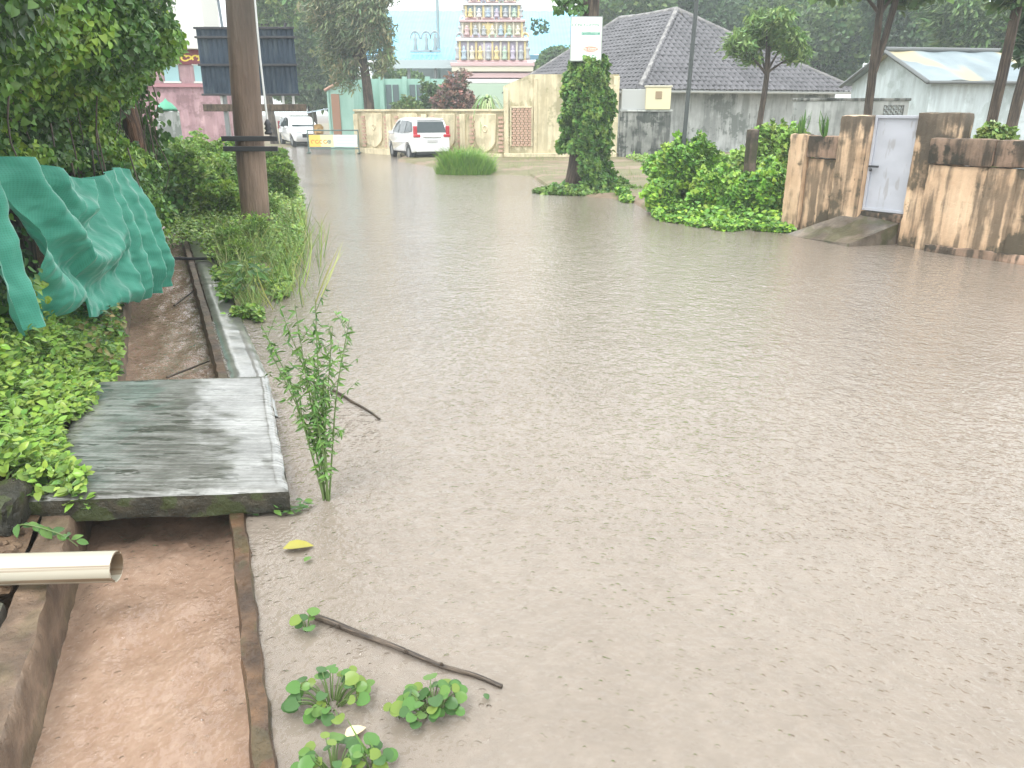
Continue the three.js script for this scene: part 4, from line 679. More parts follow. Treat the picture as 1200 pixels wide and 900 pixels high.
{ // tiled house, corner towards the road
  const o = thing('tiled_house', 'old house with a large dark tiled hip roof and stained walls', 'house');
  const EV = 2.78, C = V(5.3, EV, -34), Rr = V(15.6, EV, -37.4), Lc = V(-0.3, EV, -42), Bk = V(11.5, EV, -48), A1 = V(7.75, 6.35, -40), A2 = V(5.5, 6.3, -43.4);
  const tileMat = mat({ color: [1, 1, 1], roughness: 0.7 }), under = mat({ map: rx(barkTex, 1, 0.5), color: [1.3, 1.2, 1.1], roughness: 0.9 });
  const tri = (...p) => { const g = new THREE.BufferGeometry(); g.setAttribute('position', new THREE.Float32BufferAttribute(p.flatMap((q) => [q.x, q.y, q.z]), 3)); g.setAttribute('uv', new THREE.Float32BufferAttribute(p.flatMap((q) => [q.x, q.z]), 2)); g.computeVertexNormals(); return g; };
  part('roof_deck', merge([tri(C, Rr, A1), tri(C, A1, A2), tri(C, A2, Lc), tri(Rr, Bk, A1), tri(Bk, A2, A1), tri(Bk, Lc, A2)]), under, o);
  const tg = new THREE.CylinderGeometry(0.14, 0.15, 0.40, 7, 1, true, 0, Math.PI).rotateY(-Math.PI / 2); tg.scale(1, 1, 0.55);
  seed(401); const lv = new Leaves(clean(tg), tileMat);
  const fill = (E0, E1, T0, T1) => {     // courses from eave E0-E1 up to T0-T1
    const n = E1.clone().sub(E0).cross(T0.clone().sub(E0)).normalize(); if (n.y < 0) n.negate();
    const mid0 = E0.clone().lerp(E1, 0.5), mid1 = T0.clone().lerp(T1, 0.5), rows = Math.floor(mid0.distanceTo(mid1) / 0.30), along = E1.clone().sub(E0).normalize(), up = n.clone().cross(along).normalize(); if (up.y < 0) up.negate();
    for (let r = 0; r <= rows; r++) { const t = (r + 0.1) / rows; if (t > 1) break; const a = E0.clone().lerp(T0, t), b = E1.clone().lerp(T1, t), L = a.distanceTo(b), c = Math.floor(L / 0.27); for (let k = 0; k <= c; k++) { const p = a.clone().lerp(b, c ? k / c : 0.5).addScaledVector(n, 0.02 + R(0, 0.02)); const g = 0.088 * (0.75 + 0.6 * (fbm3(p.x * 0.7, p.z * 0.7, 3, 3) + 0.5) + R(-0.12, 0.12)); lv.add(p, up.clone().addScaledVector(n, -0.06), n, 1, [g * 1.02, g * 0.97, g * 1.05]); } }
  };
  fill(C, Rr, A1, A1); fill(C, Lc, A1, A2); lv.build('roof_tiles', o, 'stuff');
  const cap = mat({ map: rx(wetConcrete([0.40, 0.39, 0.39], [0.58, 0.57, 0.56], 851), 0.8), roughness: 0.8 });
  for (const [a, b] of [[C, A1], [Rr, A1], [A1, A2], [A2, Lc]]) part('ridge_cap', limb([a.clone().add(V(0, 0.06, 0)), a.clone().lerp(b, 0.5).add(V(0, 0.03, 0)), b.clone().add(V(0, 0.06, 0))], [0.12, 0.11, 0.12], 8, 0.2), cap, o);
  const gut = mat({ color: [0.55, 0.56, 0.55], roughness: 0.6 }); part('gutter', rod(C.clone().add(V(0, -0.10, 0.05)), Rr.clone().add(V(0, -0.10, 0.05)), 0.07), gut, o); part('gutter', rod(C.clone().add(V(0, -0.10, 0.05)), Lc.clone().add(V(0, -0.1, 0.05)), 0.07), gut, o);
  const wallBetween = (a, b, y, m, name) => { const L = a.distanceTo(b), g = box(L, y + 0.1, 0.25, L / 2, (y - 0.1) / 2, 0); const w = part(name, g, m, o); w.position.set(a.x, 0, a.z); w.rotation.y = Math.atan2(-(b.z - a.z), b.x - a.x); return w; };
  const ci = V(5.6, 0, -35.1), ri = V(15.0, 0, -38.3), li = V(0.5, 0, -42);
  wallBetween(ci, ri, EV + 0.15, whiteWallMat, 'house_wall'); wallBetween(li, ci, EV + 0.15, whiteWallMat, 'house_wall');
}
{ // dark boundary wall and meter box in front of the tiled house
  const d = 33, x0 = vp(726, 150, d).x, x1 = vp(786, 150, d).x, yt = vp(750, 131, d).y, w = x1 - x0;
  const o = thing('boundary_wall', 'grey stained boundary wall in front of the tiled house', 'wall', V(x0, 0, -d - 0.1));
  part('wall_face', rough(w, yt + 0.1, 0.2, 0.01, 0.2, w / 2, yt / 2 - 0.05, 0, 4), greyWallMat, o); part('coping', rbox(w + 0.06, 0.08, 0.3, 0.02, w / 2, yt + 0.043, 0), whiteWallMat, o);
  part('raised_panel', rbox(1.16, 0.78, 0.12, 0.02, 0.62, yt + 0.475, -0.02), mat({ color: [0.42, 0.43, 0.42], roughness: 0.7 }), o);
  const bx = thing('meter_box', 'cream box with a small brown hatch standing on the boundary wall', 'box', V(vp(771, 118, d).x, yt + 0.085, -d - 0.05));
  part('body', rbox(1.0, 0.84, 0.3, 0.02, 0, 0.42, 0), mat({ color: [0.66, 0.60, 0.40], roughness: 0.7 }), bx); part('hatch', rbox(0.26, 0.28, 0.03, 0.01, 0, 0.55, 0.163), mat({ color: [0.30, 0.22, 0.13], roughness: 0.7 }), bx); part('lid', rbox(1.08, 0.06, 0.36, 0.015, 0, 0.875, 0), mat({ color: [0.6, 0.56, 0.42], roughness: 0.7 }), bx);
}
{ // white gabled house behind the gate
  const A = V(12.2, 0, -24), B = V(11.55, 0, -28), ev = 2.78, pk = 3.62, L = 8.5, dir = V(0.987, 0, -0.16), o = thing('gabled_house', 'small white house with a gabled roof behind the metal gate', 'house', A, 0);
  const wm = mat({ map: rx(streak([0.72, 0.76, 0.77], [0.80, 0.84, 0.85], [0.52, 0.55, 0.55], 861, 0.25), 0.2, 0.3), roughness: 0.85 });
  const gw = A.distanceTo(B), turn = Math.atan2(-(A.z - B.z), A.x - B.x);
  const s = new THREE.Shape([[0, -0.1], [gw, -0.1], [gw, ev], [gw / 2, pk], [0, ev]].map((p) => new THREE.Vector2(...p)));
  const g = part('gable_wall', metreUV(new THREE.ExtrudeGeometry(s, { depth: 0.22, bevelEnabled: false }).translate(0, 0, -0.24)), wm, o); g.position.copy(B).sub(A); g.rotation.y = turn;
  const lw = part('long_wall', box(L, ev + 0.1, 0.2, L / 2 + 0.26, ev / 2 - 0.06, -0.14), wm, o); lw.rotation.y = 0.16;
  const rm = mat({ map: rx(colorTex(256, 256, (u, v) => { const a = pf(u, v, 8, 6, 871, 5), p = smooth(0.5, 0.6, pf(u, v, 3, 2, 881, 3)); return mix3(mix3([0.42, 0.47, 0.49], [0.55, 0.60, 0.62], a), [0.66, 0.62, 0.50], p); }), 0.24), roughness: 0.7 });
  const roofPlane = (p0, p1, out) => { const q0 = p0.clone(), n = 60; return sheet(n, 3, (u, v) => { const p = p0.clone().lerp(p1, v).addScaledVector(dir, -0.25 + u * (L + 0.4)); p.y += 0.025 * Math.sin(u * L / 0.16 * 6.283) + 0.05; return p; }, (u, v) => [u * L, v * 2.4]); };
  const m = B.clone().sub(A).multiplyScalar(0.5), rdg = V(m.x, pk, m.z), e1 = V(0, ev, 0).add(m.clone().multiplyScalar(-0.12)).setY(ev - 0.1), e2 = m.clone().multiplyScalar(2.12).setY(ev - 0.1);
  part('roof_sheet', roofPlane(rdg, e1), rm, o); part('roof_sheet', roofPlane(rdg, e2), rm, o);
  const fm = mat({ color: [0.13, 0.14, 0.14], roughness: 0.7 }); for (const e of [e1, e2]) part('bargeboard', rod(rdg.clone().addScaledVector(dir, -0.27).add(V(0, 0.02, 0)), e.clone().addScaledVector(dir, -0.27), 0.06, 0.06, 6), fm, o); part('ridge_cap', rod(rdg.clone().addScaledVector(dir, -0.25).add(V(0, 0.09, 0)), rdg.clone().addScaledVector(dir, L).add(V(0, 0.09, 0)), 0.07, 0.07, 6), fm, o);
  part('eave_fascia', rod(e1.clone().addScaledVector(dir, -0.25).add(V(0, 0.0, 0)), e1.clone().addScaledVector(dir, L), 0.05, 0.05, 6), fm, o);
}
{ // low white wall with a pierced vent block
  const d = 20, x0 = vp(930, 130, d).x, x1 = vp(1062, 130, d).x, yt = vp(1000, 121, d).y, w = x1 - x0, o = thing('yard_wall', 'low white stained yard wall with a pierced vent behind the gate', 'wall', V(x0, 0, -d));
  part('coping', rbox(w + 0.05, 0.07, 0.26, 0.02, w / 2, yt + 0.085, 0), greyWallMat, o);
  const vx = vp(1045, 130, d).x - x0, vy = vp(1045, 129, d).y; const top = yt + 0.045, span = (a, b, c, e) => box(b - a, e - c, 0.18, (a + b) / 2, (c + e) / 2, 0); part('wall_face', merge([span(0, vx - 0.25, -0.02, top), span(vx + 0.25, w, -0.02, top), span(vx - 0.25, vx + 0.25, -0.02, vy - 0.11), span(vx - 0.25, vx + 0.25, vy + 0.11, top)]), whiteWallMat, o);   // with a real opening for the vent
  for (let i = 0; i < 4; i++) for (let j = 0; j < 2; j++) part('vent_block', new THREE.TorusGeometry(0.048, 0.016, 6, 10).scale(1, 1, 4).translate(vx - 0.18 + i * 0.12, vy - 0.055 + j * 0.11, 0.02), whiteWallMat, o);
}
// vehicles
function car(label, pos, heading, paint, hw = 0.86) {
  const o = thing('parked_car', label, 'car', pos, heading);
  const body = new THREE.Shape(); const W = (x) => { body.absarc(x, 0.33, 0.37, Math.PI, 0, true); };
  body.moveTo(-2.12, 0.36); body.lineTo(-1.72, 0.30); W(-1.35); body.lineTo(0.98, 0.28); W(1.35); body.lineTo(2.05, 0.30); body.quadraticCurveTo(2.2, 0.4, 2.19, 0.62); body.quadraticCurveTo(2.15, 0.86, 1.95, 0.93); body.quadraticCurveTo(1.65, 1.02, 1.3, 1.07); body.quadraticCurveTo(0.95, 1.36, 0.6, 1.58); body.quadraticCurveTo(0.1, 1.69, -0.6, 1.69); body.quadraticCurveTo(-1.4, 1.68, -1.82, 1.58); body.quadraticCurveTo(-1.98, 1.35, -2.10, 1.02); body.lineTo(-2.16, 0.72); body.quadraticCurveTo(-2.2, 0.5, -2.12, 0.36);
  const narrow = (y) => 1 - 0.20 * smooth(0.9, 1.75, y) - 0.05 * (y > 1.0 ? (y - 1.0) : 0) - 0.05 * smooth(0.5, 0.2, y);
  const bend = (g, end = true) => { const p = g.attributes.position; for (let i = 0; i < p.count; i++) { const x = p.getX(i), y = p.getY(i); let z = p.getZ(i) * narrow(y); if (end) z *= 1 - 0.14 * smooth(1.3, 2.25, Math.abs(x)); p.setXYZ(i, x, y, z); } g.computeVertexNormals(); return g; };
  let g = new THREE.ExtrudeGeometry(body, { depth: hw * 2 - 0.12, steps: 10, bevelEnabled: true, bevelSize: 0.05, bevelThickness: 0.06, bevelOffset: -0.05, bevelSegments: 3, curveSegments: 16 }).translate(0, 0, -hw + 0.06);
  part('body', toCreasedNormals(bend(g), 0.6), paint, o);
  const glass = mat({ color: [0.03, 0.045, 0.05], roughness: 0.06, ior: 1.5 }), black = mat({ color: [0.02, 0.02, 0.022], roughness: 0.6 }), red = mat({ color: [0.45, 0.015, 0.03], roughness: 0.15, clearcoat: 1 }), chrome = mat({ color: [0.6, 0.6, 0.6], metalness: 0.9, roughness: 0.2 }), lampM = mat({ color: [0.75, 0.78, 0.8], roughness: 0.1, clearcoat: 1 });
  const sidePoly = (pts, name, s) => { const sh = new THREE.Shape(pts.map((p) => new THREE.Vector2(...p))), q = new THREE.ExtrudeGeometry(sh, { depth: 0.02, bevelEnabled: false }).translate(0, 0, hw - 0.012); if (s < 0) { q.scale(1, 1, -1); } const p = q.attributes.position; for (let i = 0; i < p.count; i++) { const k = narrow(p.getY(i)) * (1 - 0.14 * smooth(1.3, 2.25, Math.abs(p.getX(i)))); p.setZ(i, p.getZ(i) * k); } q.computeVertexNormals(); return part(name, q, glass, o); };
  for (const s of [-1, 1]) {
    sidePoly([[0.92, 1.10], [0.62, 1.44], [0.30, 1.54], [-0.02, 1.56], [-0.02, 1.06]], 'side_window', s); sidePoly([[-0.10, 1.06], [-0.10, 1.56], [-0.98, 1.56], [-0.98, 1.08]], 'side_window', s); sidePoly([[-1.06, 1.09], [-1.06, 1.55], [-1.58, 1.50], [-1.80, 1.14]], 'side_window', s);
    part('mirror', rbox(0.1, 0.12, 0.2, 0.03, 0.85, 1.06, s * (hw + 0.08)), paint, o);
    const tl = part('tail_lamp', rbox(0.14, 0.46, 0.16, 0.04, -2.06, 1.14, s * (hw * 0.80)), red, o); part('lamp_foot', rbox(0.12, 0.12, 0.30, 0.03, -2.10, 0.98, s * (hw * 0.74)), red, tl);
    part('headlamp', rbox(0.16, 0.16, 0.4, 0.05, 2.06, 0.80, s * (hw * 0.64)), lampM, o);
    for (const x of [-1.35, 1.35]) {
      const w = new THREE.LatheGeometry([[0.19, -0.09], [0.3, -0.1], [0.325, -0.07], [0.33, 0], [0.325, 0.07], [0.3, 0.1], [0.19, 0.09]].map((p) => new THREE.Vector2(...p)), 28).rotateX(Math.PI / 2).translate(x, 0.30, s * (hw - 0.14)); const ty = part('wheel', w, black, o);
      part('rim', new THREE.CylinderGeometry(0.195, 0.195, 0.14, 20).rotateX(Math.PI / 2).translate(x, 0.30, s * (hw - 0.13)), greyMetal, ty);
    }
    part('door_handle', rbox(0.18, 0.03, 0.03, 0.01, 0.15, 0.93, s * (hw - 0.005)), paint, o);
  }
  const endPoly = (pts, xAt, name, m) => { const sh = new THREE.Shape(pts.map((p) => new THREE.Vector2(...p))), q = new THREE.ExtrudeGeometry(sh, { depth: 0.03, bevelEnabled: false }); const p = q.attributes.position; for (let i = 0; i < p.count; i++) { const z = p.getX(i), y = p.getY(i), e = p.getZ(i); p.setXYZ(i, xAt(y) + (xAt(1) < 0 ? -e : e), y, z); } q.computeVertexNormals(); return part(name, q, m, o); };
  endPoly([[-0.62, 1.10], [0.62, 1.10], [0.54, 1.52], [-0.54, 1.52]], (y) => -2.055 + (y - 1.1) * 0.36, 'rear_window', glass);
  endPoly([[-0.66, 1.10], [0.66, 1.10], [0.54, 1.52], [-0.54, 1.52]], (y) => 1.25 - (y - 1.1) * 1.42, 'windscreen', glass);
  part('rear_bumper', rbox(0.12, 0.22, hw * 1.62, 0.04, -2.12, 0.46, 0), paint, o); part('bumper_skirt', rbox(0.1, 0.12, hw * 1.5, 0.03, -2.13, 0.31, 0), black, o); part('number_plate', rbox(0.02, 0.11, 0.46, 0.004, -2.185, 0.78, 0), mat({ color: [0.5, 0.5, 0.5], roughness: 0.5 }), o); part('trim_strip', rbox(0.03, 0.05, 0.78, 0.008, -2.155, 0.93, 0), chrome, o); part('rear_spoiler', rbox(0.2, 0.04, hw * 1.3, 0.015, -1.84, 1.63, 0), paint, o);
  part('grille', rbox(0.05, 0.2, 0.7, 0.02, 2.17, 0.62, 0), black, o); part('underbody', box(3.6, 0.16, hw * 1.5, 0, 0.30, 0), black, o); part('antenna', rod(V(-1.5, 1.66, 0), V(-1.65, 1.78, 0), 0.012), black, o);
  return o;
}
const whitePaint = mat({ color: [0.74, 0.75, 0.76], roughness: 0.25, clearcoat: 1, clearcoatRoughness: 0.05 });
{ const r = gp(507, 187.5); const h = THREE.MathUtils.degToRad(113); car('white people carrier with red tail lamps parked at the flood edge', V(r.x + 2.1 * Math.cos(h), -0.03, r.z - 2.1 * Math.sin(h)), h, whitePaint); }
{ const p = vp(350, 150, 47); car('white car facing the junction behind the barricade', V(p.x, -0.02, -47), THREE.MathUtils.degToRad(-62), whitePaint, 0.82); }
{ // street stall with a sheet roof
  const d = 44, p = vp(381, 150, d), o = thing('street_stall', 'small street stall with orange goods under a slanting sheet', 'stall', V(p.x, 0, -d), 0.2);
  const w = mat({ color: [0.25, 0.24, 0.23], roughness: 0.8 }); for (const [x, z] of [[-0.6, 0.4], [0.6, 0.4], [-0.6, -0.4], [0.6, -0.4]]) part('post', rod(V(x, -0.05, z), V(x, 1.95, z), 0.03), w, o);
  part('roof_sheet', sheet(10, 6, (u, v) => V((u - 0.5) * 1.9, 1.95 + 0.35 * (u - 0.5) + 0.05 * Math.sin(v * 3.1) + 0.03 * n3(u * 4, v * 4), (v - 0.5) * 1.3)), mat({ color: [0.33, 0.40, 0.45], roughness: 0.5 }), o); part('counter', rbox(1.4, 0.7, 0.7, 0.03, 0, 0.35, 0), mat({ color: [0.18, 0.2, 0.22], roughness: 0.7 }), o);
  part('orange_sack', rough(0.5, 0.5, 0.4, 0.08, 0.1, -0.35, 0.93, 0, 5, 0.08), mat({ color: [0.62, 0.36, 0.14], roughness: 0.8 }), o); part('pink_sack', rough(0.34, 1.2, 0.34, 0.06, 0.1, 0.62, 0.9, 0.62, 6, 0.08), mat({ color: [0.55, 0.27, 0.26], roughness: 0.8 }), o);
}
{ // barricade board
  const d = 38, p0 = vp(362, 178, d), p1 = vp(421, 178, d), yt = vp(390, 158, d).y, yb = vp(390, 172, d).y, w = p1.x - p0.x, o = thing('barricade', 'yellow and white barricade board in a pipe frame across the junction', 'barricade', V(p0.x, 0, -d));
  const cv = document.createElement('canvas'); cv.width = 512; cv.height = 128; const x = cv.getContext('2d'); x.fillStyle = '#efe7b0'; x.fillRect(0, 0, 512, 128); x.fillStyle = '#f3cf6a'; x.fillRect(0, 0, 120, 128); x.fillStyle = '#dfeef0'; x.fillRect(260, 0, 252, 128); seed(411);
  x.strokeStyle = '#d98a35'; x.lineWidth = 9; for (let i = 0; i < 4; i++) { x.beginPath(); x.arc(40 + i * 44, 74, 17, R(0, 2), R(3.5, 6)); x.stroke(); } x.strokeStyle = '#4d6f78'; x.lineWidth = 8; x.beginPath(); x.arc(214, 74, 18, 0, 6.28); x.stroke(); x.beginPath(); x.arc(214, 74, 6, 0, 6.28); x.stroke(); x.fillStyle = '#b9d2d6'; for (let i = 0; i < 3; i++) x.fillRect(290, 28 + i * 32, 190, 9);
  const t = new THREE.CanvasTexture(cv); t.colorSpace = THREE.SRGBColorSpace;
  part('board', new THREE.PlaneGeometry(w - 0.12, yt - yb).translate(w / 2, (yt + yb) / 2, 0.02), mat({ map: t, roughness: 0.5 }), o); part('backing', rbox(w - 0.1, yt - yb + 0.02, 0.02, 0.005, w / 2, (yt + yb) / 2, 0), greyMetal, o);
  const b = mat({ color: [0.10, 0.16, 0.14], roughness: 0.5 }); for (const q of [0, w]) { part('upright', rod(V(q, 0.05, 0), V(q, yt + 0.22, 0), 0.03), b, o); part('foot', rod(V(q, 0.03, -0.35), V(q, 0.03, 0.35), 0.035), b, o); } part('rail', rod(V(0, yt + 0.2, 0), V(w, yt + 0.2, 0), 0.03), b, o); part('rail', rod(V(0, yb - 0.08, 0), V(w, yb - 0.08, 0), 0.03), b, o);
}
{ // mint kiosk
  const d = 42, o = thing('kiosk', 'narrow mint green kiosk with a brown door behind the barricade', 'kiosk', V(vp(400, 150, d).x, 0, -d), 0);
  const mint = mat({ map: rx(colorTex(128, 128, (u, v) => mix3([0.55, 0.72, 0.66], [0.68, 0.82, 0.77], pf(u, v, 8, 4, 891, 4))), 0.4), roughness: 0.8 });
  const x0 = vp(386, 150, d).x - o.position.x, x1 = vp(417, 150, d).x - o.position.x, yl = vp(386, 107, d).y, yr = vp(417, 88, d).y;
  const s = new THREE.Shape([[x0, -0.1], [x1, -0.1], [x1, yr], [x0, yl]].map((p) => new THREE.Vector2(...p))); part('shell', metreUV(new THREE.ExtrudeGeometry(s, { depth: 2.4, bevelEnabled: false }).translate(0, 0, -2.4)), mint, o);
  part('door', rbox(0.42, yl - 0.25, 0.05, 0.01, x0 + 0.42, yl / 2, 0.028), mat({ color: [0.36, 0.20, 0.13], roughness: 0.7 }), o); part('fascia', rod(V(x0 - 0.1, yl + 0.04, 0.05), V(x1 + 0.1, yr + 0.06, 0.05), 0.08, 0.08, 6), mat({ color: [0.45, 0.27, 0.2], roughness: 0.8 }), o); part('corner_post', rbox(0.1, yl, 0.06, 0.01, x0 + 0.06, yl / 2, 0.035), mint, o);
  const o2 = thing('mint_hall', 'long pale mint hall wall beneath the blue canopy', 'hall', V(vp(418, 150, 45).x, 0, -45)), w2 = 5.6; part('wall_face', box(w2, 3.6, 0.2, w2 / 2, 1.75, 0), mint, o2); for (let k = 0; k < 5; k++) part('column', rbox(0.25, 3.7, 0.25, 0.02, 0.3 + k * 1.25, 1.8, 0.235), mint, o2); for (const k of [2.1, 3.4, 4.6]) { const w = part('window', box(0.7, 1.3, 0.05, k, 2.6, 0.13), mat({ color: [0.13, 0.17, 0.18], roughness: 0.4 }), o2); part('window_bar', box(0.05, 1.3, 0.05, k, 2.6, 0.183), mint, w); }
}
// blue sheds
const blueMat = mat({ map: rx(colorTex(256, 128, (u, v) => { const a = pf(u, v, 4, 6, 901, 4), r = Math.sin(u * 6.283 * 24) * 0.5 + 0.5; return mix3([0.36, 0.66, 0.80], [0.50, 0.76, 0.87], a * 0.7 + r * 0.3); }), 0.15, 0.2), roughness: 0.5 });
{
  const o = thing('blue_shed', 'huge pale blue roofed shed far behind the temple tower', 'shed', V(0, 0, -66)), fm = mat({ color: [0.10, 0.24, 0.34], roughness: 0.6 });
  const x0 = -13, x1 = 12, ye = 6.1, yr = 10.6;
  part('roof_sheet', sheet(160, 2, (u, v) => V(mix(x0, x1, u), mix(ye, yr, v) + 0.04 * Math.sin(u * 160), -12 * v), (u, v, p) => [p.x, v * 13]), blueMat, o); part('fascia', box(x1 - x0, 0.35, 0.1, (x0 + x1) / 2, ye - 0.2, 0.02), fm, o);
  part('back_wall', box(x1 - x0, 6, 0.2, (x0 + x1) / 2, 2.9, -11), mat({ color: [0.40, 0.46, 0.48], roughness: 0.8 }), o); for (let k = 0; k <= 6; k++) part('column', rod(V(mix(x0, x1, k / 6), -0.1, -0.3), V(mix(x0, x1, k / 6), ye - 0.3, -0.3), 0.14), fm, o);
  const o2 = thing('blue_canopy', 'blue sheet canopy on posts left of the temple tower', 'canopy', V(0, 0, -52)); o2.userData.label = 'blue sheet canopy on posts between the hall and the temple tower';
  const a0 = vp(440, 60, 52).x, a1 = vp(546, 60, 52).x, yy = vp(490, 70, 52).y;
  part('roof_sheet', sheet(80, 2, (u, v) => V(mix(a0, a1, u), yy + 1.0 * v + 0.03 * Math.sin(u * 120), -3.5 * v), (u, v, p) => [p.x, v * 4]), blueMat, o2); part('fascia', box(a1 - a0, 0.5, 0.08, (a0 + a1) / 2, yy - 0.25, 0.02), mat({ color: [0.46, 0.54, 0.56], roughness: 0.6 }), o2); for (let k = 0; k <= 3; k++) part('post', rod(V(mix(a0 + 0.3, a1 - 0.3, k / 3), -0.1, -0.4), V(mix(a0 + 0.3, a1 - 0.3, k / 3), yy, -0.4), 0.1), greyMetal, o2);
  const o3 = thing('roof_ornament', 'pair of pale arched ornaments standing on the blue canopy', 'ornament', V(vp(497, 54, 53).x, vp(497, 60, 53).y, -53)); const om = mat({ color: [0.34, 0.40, 0.42], roughness: 0.7 });
  for (const x of [-0.55, 0.15, 0.7]) { part('arch', new THREE.TorusGeometry(0.3, 0.05, 6, 14, Math.PI).scale(1, 1.5, 1).translate(x, 0.7, 0), om, o3); part('figure', new THREE.LatheGeometry([[0.01, 0], [0.16, 0.02], [0.1, 0.4], [0.14, 0.65], [0.06, 0.8], [0.09, 0.92], [0.01, 1.05]].map((p) => new THREE.Vector2(...p)), 10).translate(x, 0.05, 0), om, o3); part('pedestal', rbox(0.7, 0.14, 0.3, 0.02, x, 0.0, 0), om, o3); }
  solo('flag_mast', rod(V(vp(514, 60, 55).x, -0.1, -55), V(vp(514, 60, 55).x, 14, -55), 0.13, 0.10, 10), mat({ color: [0.28, 0.36, 0.37], roughness: 0.6 }), 'tall grey mast rising in front of the blue shed', 'mast');
}
{ // temple tower
  const d = 50, bx = vp(577, 80, d).x, o = thing('temple_tower', 'pastel painted temple gateway tower with tiers of small figures', 'temple tower', V(bx, 0, -d - 2.2));
  const P = { pink: [0.60, 0.36, 0.36], cream: [0.66, 0.60, 0.44], lilac: [0.45, 0.38, 0.52], yellow: [0.68, 0.52, 0.16], green: [0.36, 0.52, 0.36], white: [0.70, 0.68, 0.66], grey: [0.34, 0.36, 0.38], blue: [0.32, 0.44, 0.55] }, M = Object.fromEntries(Object.entries(P).map(([k, c]) => [k, mat({ color: c.map((v) => v * 0.75 + 0.16), roughness: 0.8 })]));
  const Y = (py) => vp(577, py, d).y, y0 = Y(96);
  part('base', box(4.6, y0 + 0.2, 3.6, 0, y0 / 2 - 0.1, 0), M.green, o); for (const [py, hw, hh, m] of [[95, 2.42, 0.25, 'white'], [88, 2.36, 0.3, 'pink'], [80, 2.48, 0.35, 'cream'], [75, 2.55, 0.22, 'pink']]) part('moulding', rbox(hw * 2, hh, hw * 1.5, 0.04, 0, Y(py) , 0), M[m], o);
  const fig = new THREE.LatheGeometry([[0.01, 0], [0.14, 0.0], [0.16, 0.12], [0.1, 0.36], [0.15, 0.55], [0.16, 0.62], [0.05, 0.68], [0.085, 0.78], [0.07, 0.88], [0.01, 1.0]].map((p) => new THREE.Vector2(...p)), 10);
  const kudu = new THREE.TorusGeometry(0.26, 0.09, 6, 14, Math.PI * 1.15).rotateZ(-0.23), col = new THREE.CylinderGeometry(0.07, 0.085, 1, 8).translate(0, 0.5, 0);
  seed(421); const cols = Object.keys(P), tiers = [[72, 44, 2.12, 1.98], [42, 22, 1.92, 1.78], [20, 2, 1.70, 1.55], [0, -16, 1.46, 1.30], [-18, -32, 1.22, 1.05]];
  tiers.forEach(([pb, pt, w0, w1], ti) => {
    const yb = Y(pb), yt = Y(pt), h = yt - yb, dep = w0 * 1.45;
    part('tier_core', box(w0 * 1.86, h, dep, 0, (yb + yt) / 2, 0), M[['lilac', 'cream', 'blue', 'pink', 'green'][ti]], o);
    part('cornice', rbox(w0 * 2.08, h * 0.14, dep + 0.5, 0.03, 0, yt - h * 0.05, 0), M[['white', 'pink', 'white', 'cream', 'pink'][ti]], o); part('cornice', rbox(w0 * 2.02, h * 0.09, dep + 0.4, 0.03, 0, yb + h * 0.03, 0), M.pink, o);
    const n = 9 - ti;
    for (let k = 0; k < n; k++) {
      const x = mix(-w0 * 0.93, w0 * 0.93, k / (n - 1)), z = dep / 2 + 0.14, c = part('pilaster', col, M[cols[(k + ti) % 2 ? 1 : 3]], o); c.position.set(x, yb + h * 0.08, z - 0.06); c.scale.y = h * 0.8;
      if (k < n - 1) { const f = part('figure', fig, M[cols[Math.floor(rnd() * cols.length)]], o); f.position.set(x + w0 * 0.93 / (n - 1), yb + h * 0.08, z + 0.05); f.scale.set(1.1, h * 0.62, 1.1); }
      if (k % 2 === 0) { const q = part('horseshoe_arch', kudu, M[cols[Math.floor(rnd() * cols.length)]], o); q.position.set(x, yt + h * 0.08, z - 0.1); q.scale.setScalar(h * 0.55); }
    }
    for (const e of [-1, 1]) { const f = part('figure', fig, M.grey, o); f.position.set(e * w0 * 1.0, yb + h * 0.1, dep / 2); f.scale.set(1.2, h * 0.8, 1.2); }
    const nb = part('niche', rbox(w0 * 0.36, h * 0.72, 0.2, 0.03, 0, 0, 0), M[['lilac', 'yellow', 'grey', 'yellow', 'lilac'][ti]], o); nb.position.set(-w0 * 0.14, yb + h * 0.45, dep / 2 + 0.02);
  });
  part('barrel_roof', new THREE.CylinderGeometry(0.9, 0.9, 2.4, 16).rotateZ(Math.PI / 2).translate(0, Y(-34), 0), M.pink, o);
  // sprig growing out of the masonry
  const lv = new Leaves(shrubSpray, farLeafMat); seed(422); for (let i = 0; i < 60; i++) lv.add(V(2.5 + R(-0.1, 0.9), Y(30) + R(-0.35, 0.35), 1.6 + R(-0.3, 0.3)), unit(), unit(), R(0.1, 0.2), tint([0.06, 0.14, 0.05], 0.3)); lv.build('wall_sprig', o);
}
